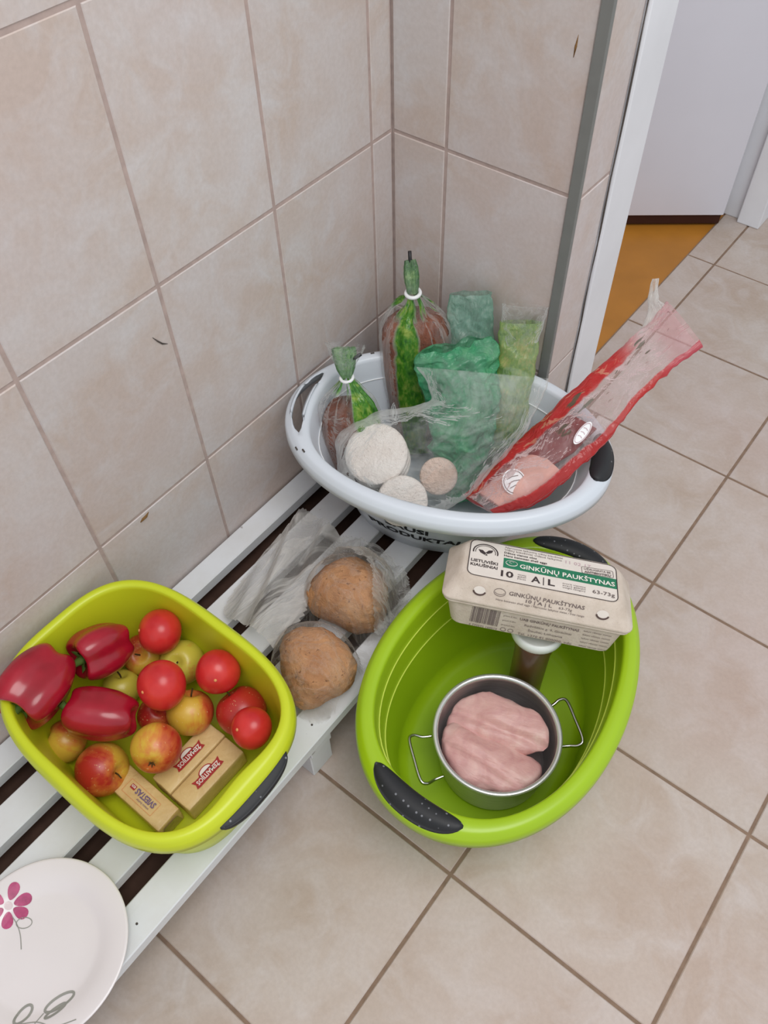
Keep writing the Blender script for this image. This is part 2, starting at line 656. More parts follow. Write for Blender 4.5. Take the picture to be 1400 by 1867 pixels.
def lathe(name, prof, mat, parent=None, n=48, cap=True):
    """profile (r, z) list"""
    V, F = [], []
    for r, z in prof:
        for k in range(n):
            t = 2 * pi * k / n
            V.append((r * cos(t), r * sin(t), z))
    for i in range(len(prof) - 1):
        for k in range(n):
            l = (k + 1) % n
            F.append((i * n + k, i * n + l, (i + 1) * n + l, (i + 1) * n + k))
    return mesh_obj(name, V, F, mat, parent)


def fbm(p, f, o=3):
    s, a = 0.0, 1.0
    for i in range(o):
        s += a * noise.noise(Vector(p) * f)
        f *= 2.1
        a *= 0.5
    return s


def ridge(p, f, o=3, eps=0.02):
    s, a = 0.0, 1.0
    for i in range(o):
        q = noise.noise(Vector(p) * f)
        s += a * (0.3 - sqrt(q * q + eps)) * 1.1
        f *= 2.0
        a *= 0.5
    return s


def text_geo(body, size, bold=0.0, align='LEFT', space=1.0):
    cu = bpy.data.curves.new('txt', 'FONT')
    cu.body = body
    cu.size = size
    cu.align_x = align
    cu.offset = bold
    cu.space_character = space
    cu.resolution_u = 2
    ob = bpy.data.objects.new('txt', cu)
    COL.objects.link(ob)
    dg = bpy.context.evaluated_depsgraph_get()
    me = bpy.data.meshes.new_from_object(ob.evaluated_get(dg))
    V = [v.co.copy() for v in me.vertices]
    F = [tuple(p.vertices) for p in me.polygons]
    bpy.data.objects.remove(ob)
    bpy.data.meshes.remove(me)
    bpy.data.curves.remove(cu)
    return V, F


def fit_width(V, w):
    xs = [v.x for v in V]
    s = w / max(1e-6, max(xs) - min(xs))
    x0 = min(xs)
    return [Vector(((v.x - x0) * s, v.y, 0)) for v in V]


class Acc:
    """collects flat print geometry of one colour"""
    def __init__(self):
        self.V, self.F = [], []

    def put(self, V, F, fn=None):
        b = len(self.V)
        self.V += [fn(v) if fn else Vector(v) for v in V]
        self.F += [tuple(b + i for i in f) for f in F]

    def poly(self, pts):
        self.put([Vector((*p, 0)) if len(p) == 2 else Vector(p) for p in pts], [tuple(range(len(pts)))])

    def rect(self, x0, y0, x1, y1):
        self.poly([(x0, y0), (x1, y0), (x1, y1), (x0, y1)])

    def ring(self, pts, w):
        m = len(pts)
        P = [Vector((*p, 0)) for p in pts]
        V = []
        for i in range(m):
            d = (P[(i + 1) % m] - P[i - 1]).normalized()
            nn = Vector((-d.y, d.x, 0))
            V += [P[i] - nn * w / 2, P[i] + nn * w / 2]
        self.put(V, [(2 * i, 2 * ((i + 1) % m), 2 * ((i + 1) % m) + 1, 2 * i + 1) for i in range(m)])

    def line(self, pts, w):
        m = len(pts)
        P = [Vector((*p, 0)) for p in pts]
        V = []
        for i in range(m):
            d = (P[min(i + 1, m - 1)] - P[max(i - 1, 0)]).normalized()
            nn = Vector((-d.y, d.x, 0))
            V += [P[i] - nn * w / 2, P[i] + nn * w / 2]
        self.put(V, [(2 * i, 2 * i + 2, 2 * i + 3, 2 * i + 1) for i in range(m - 1)])

    def text(self, body, x, y, size, width=None, bold=0.0, rot=0.0, fn=None):
        V, F = text_geo(body, size, bold)
        if not V:
            return
        if width:
            V = fit_width(V, width)
        c, s = cos(rot), sin(rot)
        self.put([Vector((x + v.x * c - v.y * s, y + v.x * s + v.y * c, 0)) for v in V], F, fn)

    def build(self, name, mat, parent, fn=None):
        V = [fn(v) for v in self.V] if fn else self.V
        o = mesh_obj(name, V, self.F, mat, parent, smooth=False)
        if name in ('lettering', 'stamp', 'label_print'):
            o['kind'] = 'stuff'
        return o


def rrect(x0, y0, x1, y1, r, n=5):
    out = []
    for cx, cy, a0 in ((x1 - r, y1 - r, 0), (x0 + r, y1 - r, 90), (x0 + r, y0 + r, 180), (x1 - r, y0 + r, 270)):
        for k in range(n + 1):
            a = radians(a0 + 90 * k / n)
            out.append((cx + r * cos(a), cy + r * sin(a)))
    return out


# ------------------------------------------------------------------ the room
G = 0.0024          # half grout joint
XE = 0.289          # free edge of the back wall
XR = 0.302          # face of the door wall
tile_cache = {}


def tile_mesh(key, sx, sy, mat):
    k = (key, round(sx, 4), round(sy, 4))
    if k not in tile_cache:
        t = 0.008
        c = 0.0012
        V = [(0, 0, -t), (sx, 0, -t), (sx, sy, -t), (0, sy, -t), (0, 0, -c), (sx, 0, -c), (sx, sy, -c), (0, sy, -c),
             (c, c, 0), (sx - c, c, 0), (sx - c, sy - c, 0), (c, sy - c, 0)]
        F = [(3, 2, 1, 0), (0, 1, 5, 4), (1, 2, 6, 5), (2, 3, 7, 6), (3, 0, 4, 7), (4, 5, 9, 8), (5, 6, 10, 9), (6, 7, 11, 10), (7, 4, 8, 11), (8, 9, 10, 11)]
        me = bpy.data.meshes.new(key)
        me.from_pydata(V, [], F)
        me.materials.append(mat)
        tile_cache[k] = me
    return tile_cache[k]


def put_tile(name, parent, mat, origin, ux, uy, sx, sy):
    me = tile_mesh(name, sx, sy, mat)
    o = bpy.data.objects.new(name, me)
    COL.objects.link(o)
    ux, uy = Vector(ux), Vector(uy)
    uz = ux.cross(uy)
    mt = Matrix((ux, uy, uz)).transposed().to_4x4()
    j = random.uniform(-0.0003, 0.0003)
    mt.translation = Vector(origin) + uz * j
    o.parent = parent
    o.matrix_local = mt
    return o


bm = bmesh.new()
add_box(bm, (-0.02, -2.2, -0.06), (2.4, 0.083, -0.0014))
add_box(bm, (0.208, 0.083, -0.06), (2.4, 2.4, -0.0014))
floor = struct(bm_obj('floor', bm, M['grout_floor']), 'beige square tiled floor with brown joints')
fx0, fy0 = 0.5764, 0.2762
for i in range(-2, 6):
    for j in range(-7, 8):
        x0, x1 = fx0 + 0.3 * i, fx0 + 0.3 * (i + 1)
        y1, y0 = fy0 - 0.3 * j, fy0 - 0.3 * (j + 1)
        rects = []
        if y1 <= 0:
            rects.append((max(x0, 0.0), y0, x1, y1))
        elif y0 >= 0:
            if x1 < 0.22:
                continue
            rects.append((max(x0, 0.208 if y0 > 0.1 else XR), y0, x1, y1))
        else:
            if x1 <= XR:
                rects.append((max(x0, 0.0), y0, x1, 0.0))
            elif x0 < XR:
                rects.append((XR, y0, x1, y1))
            else:
                rects.append((x0, y0, x1, y1))
        for a, b, c, d in rects:
            if c - a < 0.012 or d - b < 0.012:
                continue
            put_tile('floor_tile', floor, M['floor_tile'], (a + G, b + G, 0), (1, 0, 0), (0, 1, 0), c - a - 2 * G, d - b - 2 * G)

ROWS = [0.0027 + 0.3034 * k for k in range(9)]


def tiled_wall(name, lo, hi, label, origin, ux, cols):
    w = struct(box(name, lo, hi, M['grout']), label)
    ux = Vector(ux)
    for c0, c1 in cols:
        for z0, z1 in zip(ROWS[:-1], ROWS[1:]):
            put_tile('wall_tile', w, M['wall_tile'], Vector(origin) + ux * (c0 + G) + Vector((0, 0, z0 + G)), ux, (0, 0, 1), c1 - c0 - 2 * G, z1 - z0 - 2 * G)
    return w


ya = -0.046
cols = [(-ya - 0.046, -ya)] + [(-ya + 0.2 * k, -ya + 0.2 * (k + 1)) for k in range(10)]
L0 = -ya + 2.0
wall_left = tiled_wall('wall_left', (-0.12, -L0, -0.06), (-0.0012, 0.0, ROWS[-1]), 'pale pinkish beige tiled wall behind the slatted bench',
                       (0, -L0, 0), (0, 1, 0), [(L0 - b, L0 - a) for a, b in cols])
wall_back = tiled_wall('wall_back', (-0.12, 0.0012, -0.06), (XE, 0.084, ROWS[-1]), 'narrow beige tiled wall between the corner and the doorway',
                       (0, 0, 0), (1, 0, 0), [(0.0, 0.093), (0.093, XE)])
wall_door = tiled_wall('wall_right', (XE + 0.0005, 0.004, -0.06), (XR - 0.0012, 0.0845, ROWS[-1]), 'narrow tiled return beside the white door frame',
                       (XR, 0.004, 0), (0, 1, 0), [(0.0, 0.0805)])
wall_far = tiled_wall('wall_far', (0.20, 1.16, -0.06), (0.2938, 2.3, ROWS[-1]), 'tiled wall beyond the doorway',
                      (0.296, 1.16, 0), (0, 1, 0), [(0.01, 0.21), (0.21, 0.41), (0.41, 0.61), (0.61, 0.81)])
struct(box('trim_1', (XE - 0.001, -0.0035, 0.0), (XR + 0.0015, 0.0035, ROWS[-1]), M['dark_trim'], None, 0.0008), 'thin grey metal edge strip on the outer tile corner')


def post(name, parts, label):
    bm = bmesh.new()
    for lo, hi in parts:
        add_box(bm, lo, hi, 0.003, 2)
    return struct(bm_obj(name, bm, M['white_paint']), label)


post('trim_2', [((0.208, 0.087, 0.0), (0.308, 0.170, 2.1))], 'white painted door frame post beside the tiled return')
crk = []
for k in range(30):
    z = 0.1 + k * 0.05
    crk.append((0.3035, 0.0855 + 0.0012 * sin(k * 1.7) + 0.0008 * sin(k * 4.1), z))
tube_obj('crack', crk, 0.0013, M['chip'], wall_door, 5, False, [0.5 + 0.5 * abs(sin(k * 0.9)) for k in range(30)])
post('trim_3', [((0.246, 1.070, 0.0), (0.302, 1.150, 2.1)), ((0.200, 1.086, 0.0), (0.248, 1.150, 2.1))], 'white painted far post of the door frame')
post('trim_4', [((0.208, 0.087, 2.1005), (0.302, 1.150, 2.16))], 'white painted head of the door frame')
struct(box('floor', (-1.1, 0.085, -0.06), (0.2075, 2.4, -0.004), M['lino']), 'ochre linoleum floor inside the doorway')
struct(box('wall_inner', (-1.15, 0.085, -0.06), (-1.1, 2.4, 2.4), M['plaster']), 'plain wall inside the next room')
struct(box('wall_inner', (-1.1, 2.35, -0.06), (0.2, 2.4, 2.4), M['plaster']), 'plain end wall inside the next room')
# door leaf, hinged on the far post and swung into the next room
d0 = Vector((0.202, 1.064, 0))
dd = Vector((-0.80, -0.60, 0)).normalized()
door = bpy.data.objects.new('door_1', None)
COL.objects.link(door)
door.location = d0
door.rotation_euler = (0, 0, math.atan2(dd.y, dd.x))
struct(door, 'flat white door leaf standing ajar')
box('leaf', (0.004, -0.002, 0.028), (0.80, 0.036, 2.03), M['door_white'], door, 0.002)
box('under_door_shade', (0.008, 0.004, 0.003), (0.796, 0.030, 0.028), M['dark_gap'], door)  # solid dark strip standing for the shadow under the leaf
for hz in (0.25, 1.75):
    tube_obj('hinge', [(0.0, -0.006, hz), (0.0, -0.006, hz + 0.09)], 0.006, M['steel'], door)

# little chips and stains on the wall tiles
def mark(name, pts, r, mat, parent):
    return tube_obj(name, pts, r, mat, parent, 6, False, [0.3] + [1.0] * (len(pts) - 2) + [0.2])


mark('scratch', [(0.0004, -0.474, 0.552), (0.0004, -0.468, 0.542), (0.0004, -0.463, 0.535), (0.0004, -0.456, 0.530)], 0.0011, M['chip'], wall_left)
mark('stain', [(0.0, -0.579, 0.2925), (0.0, -0.574, 0.295), (0.0, -0.568, 0.2955), (0.0, -0.562, 0.299)], 0.0026, M['stain'], wall_left)
mark('stain', [(0.264, 0.0, 0.775), (0.265, 0.0, 0.787), (0.266, 0.0, 0.80)], 0.0016, M['stain'], wall_back)

# ------------------------------------------------------------------ bench
bench = thing('slatted_bench', 'low white painted slatted wooden bench along the tiled wall', 'bench')
BZ = 0.12
Y0, Y1 = -1.42, -0.105
for a, b in ((0.003, 0.041), (0.073, 0.118), (0.146, 0.192), (0.222, 0.269), (0.299, 0.346)):
    box('slat', (a, Y0, BZ - 0.022), (b, Y1, BZ), M['bench'], bench, 0.0015)
for y in (-0.635, -0.22, -1.3):
    box('crossbeam', (0.006, y, 0.07), (0.342, y + 0.042, BZ - 0.0222), M['bench'], bench, 0.0015)
    for x, zt in ((0.02, 0.0538), (0.298, 0.0698)):
        box('leg', (x, y, 0.0), (x + 0.04, y + 0.042, zt), M['bench'], bench, 0.0015)
ub = box('gap_shade_board', (0.004, Y0 + 0.01, 0.054), (0.292, Y1 - 0.01, 0.0695), M['bench_gap_shade'], bench, 0.0015)  # added board, coloured dark so the gaps between slats look shaded
ub['label'] = 'added dark brown board standing for the shade below the slats'
for y in (-0.93, -0.61):
    tube_obj('nail_head', [(0.325, y, BZ - 0.001), (0.325, y, BZ + 0.0006)], 0.0016, M['chip'], bench)


# ------------------------------------------------------------------ basins
class Basin:
    def __init__(s, name, label, rim_c, z0, H, coef, base_c, bscale, band, mat, group=None, bump=(), hole=None, thick=0.0026, egg=0.0, wallpow=1.0):
        s.rim_c, s.base_c, s.z0, s.H = Vector((*rim_c, 0)), Vector((*base_c, 0)), z0, H
        s.coef, s.bs, s.bandw, s.bumps, s.wp = coef, bscale, band, bump, wallpow
        s.root = thing(name, label, 'basin', (base_c[0], base_c[1], z0), group)
        N = 144
        s.N = N
        rings = []
        tt = [i / 14 for i in range(15)]
        for f in (0.25, 0.55, 0.8):
            rings.append(('f', f))
        for t in tt:
            rings.append(('w', t))
        S = [0.06, 0.16, 0.28, 0.36, 0.5, 0.64, 0.74, 0.84, 0.93, 0.98]
        for q in S:
            rings.append(('r', q))
        rings.append(('k', 0.008))
        rings.append(('k', 0.017))
        V = [Vector((base_c[0], base_c[1], z0 + 0.004))]
        for kind, q in rings:
            for k in range(N):
                V.append(s.pt(kind, q, 2 * pi * k / N, hole))
        F = []
        for k in range(N):
            F.append((0, 1 + k, 1 + (k + 1) % N))
        names = [r for r in rings]
        for i in range(len(rings) - 1):
            for k in range(N):
                l = (k + 1) % N
                if hole and names[i] == ('r', 0.36) and names[i + 1][1] == 0.5 and s.inhole(2 * pi * (k + 0.5) / N, hole):
                    continue
                if hole and names[i] == ('r', 0.5) and names[i + 1][1] == 0.64 and s.inhole(2 * pi * (k + 0.5) / N, hole):
                    continue
                F.append((1 + i * N + k, 1 + (i + 1) * N + k, 1 + (i + 1) * N + l, 1 + i * N + l))
        loc = s.root.location
        s.body = mesh_obj('body', [v - loc for v in V], F, mat, s.root)
        md = s.body.modifiers.new('thickness', 'SOLIDIFY')
        md.thickness = thick
        md.offset = -1.0

    def R(s, th):
        a, b, e, rot, egg = s.coef
        c, q = cos(th - rot), sin(th - rot)
        r = (abs(c / a) ** e + abs(q / b) ** e) ** (-1 / e)
        for _ in range(3):
            aa = a * (1 + egg * r * q / b)
            r = (abs(c / aa) ** e + abs(q / b) ** e) ** (-1 / e)
        return r

    def band(s, th):
        b = s.bandw
        for t0, w, e in s.bumps:
            d = (th - t0 + pi) % (2 * pi) - pi
            b += e * math.exp(-(d / w) ** 2)
        return b

    def inhole(s, th, hole):
        d = (th - hole[0] + pi) % (2 * pi) - pi
        return abs(d) < hole[1]

    def pt(s, kind, q, th, hole=None, out=0.0):
        e = Vector((cos(th), sin(th), 0))
        rb = s.R(th) * s.bs
        rr = s.R(th)
        b = s.band(th)
        if kind == 'f':
            p = s.base_c + e * (rb - 0.012) * q
            return p + Vector((0, 0, s.z0 + 0.004))
        if kind == 'w':
            t = q
            k = t ** s.wp
            c = s.base_c.lerp(s.rim_c, k)
            r = rb + (rr - b - rb) * k
            z = s.z0 + 0.004 + (s.H - 0.010) * t
            if t < 0.08:
                r -= 0.012 * (1 - t / 0.08)
                z = s.z0 + 0.004 + 0.003 * t / 0.08
            return c + e * (r + out) + Vector((0, 0, z))
        if kind == 'r':
            if hole:
                d = (th - hole[0] + pi) % (2 * pi) - pi
                if abs(d) < hole[1] and 0.3 < q < 0.7:
                    w = sqrt(max(0.0, 1 - (d / hole[1]) ** 2)) ** 0.8
                    q = 0.5 + (q - 0.5) * (0.06 + 1.9 * w)
                elif 0.3 < q < 0.7:
                    q = 0.5 + (q - 0.5) * 0.06 if abs(d) < hole[1] * 1.06 else q
            off = -b * (1 - q)
            z = s.z0 + s.H - 0.006 + 0.0075 * max(0.0, 1 - abs((q - 0.42) / 0.62) ** 2.2) - (0.004 * max(0, q - 0.7) / 0.3)
            return s.rim_c + e * (rr + off) + Vector((0, 0, z))
        # skirt
        return s.rim_c + e * (rr + 0.0008) + Vector((0, 0, s.z0 + s.H - 0.008 - q))

    def grip(s, th0, dth, sc=0.52, sh=0.55, rise=0.0045, drop=0.0, skew=0.0):
        V, F = [], []
        A, B = 28, 10
        loc = s.root.location
        for a in range(A + 1):
            t = -1 + 2 * a / A
            th = th0 + dth * t
            w = max(0.02, (1 - abs(t) ** 3.6)) ** 0.55
            row = []
            for b in range(B + 1):
                q = -1 + 2 * b / B
                sq = sc + q * sh * w
                p = s.pt('r', max(0.02, min(1.0, sq)), th)
                if sq > 1.0:
                    e = Vector((cos(th), sin(th), 0))
                    p = p + e * s.band(th) * (sq - 1.0) - Vector((0, 0, 0.25 * s.band(th) * (sq - 1.0)))
                h = 0.0006 + rise * (1 - q * q) ** 0.6 * w ** 0.5 - drop
                V.append(p + Vector((0, 0, h)) - loc)
        n = B + 1
        top = len(V)
        V += [v - Vector((0, 0, 0.004)) for v in V]
        for a in range(A):
            for b in range(B):
                F.append((a * n + b, a * n + b + 1, (a + 1) * n + b + 1, (a + 1) * n + b))
                F.append((top + (a + 1) * n + b, top + (a + 1) * n + b + 1, top + a * n + b + 1, top + a * n + b))
            for b in (0, B):
                F.append((a * n + b, (a + 1) * n + b, top + (a + 1) * n + b, top + a * n + b))
        for a in (0, A):
            for b in range(B):
                F.append((a * n + b, a * n + b + 1, top + a * n + b + 1, top + a * n + b))
        g = mesh_obj('grip', V, F, M['rubber'], s.root)
        g['label'] = 'black rubber handle grip'
        return g

    def ringline(s, t, r, mat):
        loc = s.root.location
        pts = [s.pt('w', t, 2 * pi * k / 96, None, -0.0008) - loc for k in range(96)]
        return tube_obj('moulded_ring', pts, r, mat, s.root, 6, True)


g1 = Basin('plastic_basin', 'lime green rounded square basin full of apples, tomatoes and peppers', (0.1925, -0.7508), BZ + 0.0003, 0.152,
           (0.1835, 0.138, 3.05, 0.0, 0.0), (0.196, -0.751), 0.78, 0.017, M['lime'],
           'plastic basins', [(0.0, 0.30, 0.008)], wallpow=0.8)
g1.grip(radians(1), 0.30, 1.0, 0.5, 0.003, 0.006)

g2 = Basin('plastic_basin', 'lime green oval basin on the floor holding a steel pot', (0.505, -0.408), 0.0003, 0.198,
           (0.169, 0.2445, 2.02, 0.0776, -0.085), (0.513, -0.419), 0.70, 0.026, M['lime2'],
           'plastic basins', [(radians(-88), 0.32, 0.010), (radians(97), 0.32, 0.010)], wallpow=0.85)
g2.grip(radians(-87.5), 0.30, 0.50, 0.45)
g2.grip(radians(97), 0.27, 0.50, 0.45)
g2.ringline(0.85, 0.0010, M['lime_line'])
g2.ringline(0.62, 0.0010, M['lime_line'])

g3 = Basin('plastic_basin', 'pale grey oval basin on the bench filled with bagged bread', (0.2485, -0.199), BZ + 0.0003, 0.202,
           (0.246, 0.171, 2.0, 0.342, 0.0), (0.229, -0.188), 0.55, 0.024, M['grey_plastic'],
           'plastic basins', [(radians(202), 0.36, 0.020), (radians(23), 0.30, 0.010)], (radians(202), 0.30), wallpow=0.95)
g3.grip(radians(22), 0.20, 0.5, 0.5)
g3.ringline(0.84, 0.0009, M['clip'])
for th, q in ((168, 0.75), (161, 0.5), (226, 0.9), (229, 0.7)):
    e = g3.pt('r', q, radians(th)) - g3.root.location
    f = g3.pt('r', q, radians(th + 1.6)) - g3.root.location
    tube_obj('clip_slot', [e + Vector((0, 0, 0.0006)), f + Vector((0, 0, 0.0006))], 0.0013, M['chip'], g3.root, 6)

# dark marks near the open handle
# lettering on the outer wall of the grey basin
acc = Acc()


def wall_map(line_z, th_c, scale=1.0):
    def fn(v):
        t = (line_z + v.y)
        th = th_c + v.x / 0.19
        p = g3.pt('w', t, th, None, 0.0034)
        return p - g3.root.location
    return fn


def basin_text(body, tz, th0, width_th, ht):
    V, F = text_geo(body, 1.0, 0.035)
    V = fit_width(V, 1.0)
    hmax = max(v.y for v in V)
    acc.put([g3.pt('w', tz + ht * v.y / hmax, th0 + width_th * v.x, None, 0.0034) - g3.root.location for v in V], F)


basin_text('PRODUKTAI', 0.22, radians(-111), radians(73), 0.10)
basin_text('SAUSI', 0.385, radians(-95), radians(33), 0.10)
lt = acc.build('lettering', M['ink'], g3.root)
lt['label'] = 'black printed capital letters'


# ------------------------------------------------------------------ fruit and vegetables
def aim(axis, roll=0.0):
    z = Vector(axis).normalized()
    q = z.to_track_quat('Z', 'Y')
    return (q.to_matrix().to_4x4() @ Matrix.Rotation(roll, 4, 'Z')).to_euler()


def sphere_grid(fn, nu=40, nv=26):
    V = [fn(0.0, 0.0)]
    F = []
    for i in range(1, nv):
        for k in range(nu):
            V.append(fn(pi * i / nv, 2 * pi * k / nu))
    V.append(fn(pi, 0.0))
    for k in range(nu):
        F.append((0, 1 + k, 1 + (k + 1) % nu))
    for i in range(nv - 2):
        for k in range(nu):
            l = (k + 1) % nu
            F.append((1 + i * nu + k, 1 + (i + 1) * nu + k, 1 + (i + 1) * nu + l, 1 + i * nu + l))
    e = len(V) - 1
    b = 1 + (nv - 2) * nu
    for k in range(nu):
        F.append((e, b + (k + 1) % nu, b + k))
    return V, F


def tomato(loc, r, axis, label, seed):
    o = thing('tomato', label, 'tomato', loc, 'tomatoes in the fruit basin', aim(axis))

    def fn(a, t):
        k = r * (1 + 0.018 * cos(3 * t + seed) * sin(a) ** 2)
        z = cos(a) * 0.93
        d = 0.10 * math.exp(-(a / 0.28) ** 2) + 0.03 * math.exp(-((pi - a) / 0.25) ** 2)
        z = z - d if z > 0 else z + d
        return Vector((k * sin(a) * cos(t), k * sin(a) * sin(t), k * z))
    V, F = sphere_grid(fn)
    mesh_obj('fruit', V, F, M['tomato'], o)
    V, F = sphere_grid(lambda a, t: Vector((0.0022 * sin(a) * cos(t), 0.0022 * sin(a) * sin(t), -0.905 * r + 0.0012 * cos(a))), 10, 6)
    mesh_obj('blossom_scar', V, F, M['scar'], o)
    pts = []
    for k in range(5):
        t = 2 * pi * k / 5 + seed
        pts.append([(0.001 * cos(t), 0.001 * sin(t), 0.832 * r), (0.004 * cos(t), 0.004 * sin(t), 0.838 * r), (0.009 * cos(t), 0.009 * sin(t), 0.90 * r)])
    V, F = [], []
    for q in pts:
        v, f = tube(q, 0.0011, 5, False, [1, 1, 0.3])
        F += [tuple(len(V) + i for i in g) for g in f]
        V += v
    mesh_obj('calyx', V, F, M['stem'], o)
    return o


def apple(loc, r, axis, mat, label, seed, roll=0.0):
    o = thing('apple', label, 'apple', loc, 'apples in the fruit basin', aim(axis, roll))

    def fn(a, t):
        k = r * (1 + 0.02 * cos(5 * t + seed) * sin(a) ** 2 * (0.3 + 0.7 * (a / pi)))
        w = 1 - 0.05 * (a / pi)
        z = cos(a) * 0.95
        if a < pi / 2:
            z -= 0.30 * math.exp(-(a / 0.30) ** 2)
        else:
            z += 0.20 * math.exp(-((pi - a) / 0.26) ** 2)
        return Vector((k * w * sin(a) * cos(t), k * w * sin(a) * sin(t), k * z))
    V, F = sphere_grid(fn)
    mesh_obj('fruit', V, F, mat, o)
    tube_obj('stalk', [(0, 0, 0.62 * r), (0.001, 0.0005, 0.8 * r), (0.004, 0.002, 1.02 * r)], 0.0011, M['stem_brown'], o, 6)
    V, F = [], []
    for k in range(5):
        t = 2 * pi * k / 5
        v, f = tube([(0.001 * cos(t), 0.001 * sin(t), -0.745 * r), (0.0028 * cos(t), 0.0028 * sin(t), -0.79 * r), (0.0045 * cos(t), 0.0045 * sin(t), -0.86 * r)], 0.0010, 5, False, [1, 1, 0.3])
        F += [tuple(len(V) + i for i in g) for g in f]
        V += v
    mesh_obj('calyx', V, F, M['stem_brown'], o)
    return o


def pepper(loc, r, h, axis, label, seed, lobes=4, roll=0.0):
    """axis points from blossom end to stem"""
    o = thing('bell_pepper', label, 'bell pepper', loc, 'red bell peppers in the fruit basin', aim(axis, roll))

    def fn(a, t):
        l = 0.5 + 0.5 * cos(lobes * t + seed)
        lobe = 1 - 0.17 * (1 - l) ** 1.6 * (0.35 + 0.65 * sin(a)) + 0.03 * cos(2 * t + seed * 2)
        x = sin(a)
        x = abs(x) ** 0.72
        taper = 1.0 - 0.24 * ((a / pi) ** 1.5)
        z = cos(a)
        zz = (abs(z) ** 0.85) * (1 if z > 0 else -1)
        if a < pi / 2:
            zz -= 0.42 * math.exp(-(a / 0.42) ** 2) - 0.10 * l * math.exp(-((a - 0.75) / 0.4) ** 2)
        else:
            zz += 0.34 * math.exp(-((pi - a) / 0.35) ** 2)
            zz -= 0.10 * l * math.exp(-((pi - a - 0.6) / 0.35) ** 2)
        k = r * lobe * taper * x
        p = Vector((k * cos(t), k * sin(t), h * zz))
        w = 0.02 * r * fbm(p * (1 / r) + Vector((seed, 0, 0)), 1.3, 2)
        return p + Vector((w * cos(t), w * sin(t), 0))
    V, F = sphere_grid(fn, 72, 40)
    mesh_obj('fruit', V, F, M['pepper'], o)
    z = 0.58 * h
    st = tube_obj('stem', [(0, 0, z - 0.002), (0.001, 0, z + 0.008), (0.004, 0.002, z + 0.018), (0.008, 0.004, z + 0.024)], 0.0052, M['stem'], o, 10, False, [1.7, 0.95, 0.85, 1.0])
    V, F = [], []
    n = 20
    V.append(Vector((0, 0, z + 0.004)))
    for k in range(n):
        t = 2 * pi * k / n
        q = 0.014 * (1 + 0.22 * cos(5 * t))
        V.append(Vector((q * cos(t), q * sin(t), z + 0.002 + 0.012 * (q / 0.02) ** 2)))
    F = [(0, 1 + k, 1 + (k + 1) % n) for k in range(n)]
    c = mesh_obj('calyx', V, F, M['stem'], o)
    return o


tomato((0.110, -0.664, 0.224), 0.031, (0.5, 0.6, -0.4), 'red tomato against the back wall of the fruit basin', 0.3)
tomato((0.177, -0.719, 0.235), 0.0325, (0.1, 0.8, -0.5), 'red tomato in the middle of the fruit basin beside the peppers', 1.2)
tomato((0.214, -0.658, 0.221), 0.0295, (-0.55, 0.55, -0.62), 'red tomato with a pale blossom scar beside the yellow green apple', 2.0)
tomato((0.305, -0.688, 0.225), 0.0265, (0.2, 0.6, -0.6), 'small red tomato near the black handle, beside two butter packs', 0.8)

apple((0.139, -0.665, 0.171), 0.032, (0.25, -0.45, 0.9), M['apple_yellow'], 'yellow green apple with its stalk hollow showing, between the tomatoes', 0.1)
apple((0.083, -0.689, 0.165), 0.030, (0.35, -0.35, 0.85), M['apple_mix'], 'apple with calyx hollow showing, under a pepper and a tomato', 0.9, 2.2)
apple((0.206, -0.712, 0.178), 0.032, (-0.3, 0.5, 0.6), M['apple_mix'], 'striped yellow and red apple above a butter pack', 1.7, 4.2)
apple((0.259, -0.669, 0.178), 0.0345, (-0.7, 0.1, 0.5), M['apple_red'], 'reddish apple half hidden behind the small tomato', 2.3, 1.0)
apple((0.221, -0.777, 0.207), 0.0325, (-0.5, 0.6, -0.3), M['apple_mix'], 'apple with red top and yellow base beside the three butter packs', 3.1, 3.5)
apple((0.166, -0.834, 0.165), 0.0355, (0.75, 0.25, 0.25), M['apple_mix'], 'large yellow and orange apple with hollow facing the single butter pack', 4.0, 2.6)
apple((0.095, -0.838, 0.160), 0.029, (-0.5, -0.3, 0.4), M['apple_mix'], 'golden apple tucked under the peppers by the basin wall', 4.8, 3.3)
apple((0.162, -0.739, 0.158), 0.026, (0.3, 0.3, 0.8), M['apple_red'], 'dark red apple deep between pepper and tomato', 5.2, 0.4)
apple((0.093, -0.741, 0.156), 0.027, (-0.2, 0.4, 0.8), M['apple_yellow'], 'yellowish apple glimpsed beneath the peppers', 5.9)

pepper((0.060, -0.820, 0.252), 0.049, 0.050, (0.37, -1.27, 0.12), 'largest red bell pepper resting on the basin rim, stem downward', 0.4, 4, 0.5)
pepper((0.073, -0.733, 0.232), 0.041, 0.040, (-0.10, -0.93, 0.30), 'red bell pepper with green stem facing outward', 1.9, 4, 0.3)
pepper((0.140, -0.793, 0.223), 0.038, 0.047, (-0.80, -0.52, 0.10), 'red bell pepper lying on its side beside the middle tomato', 3.0, 3, 1.9)


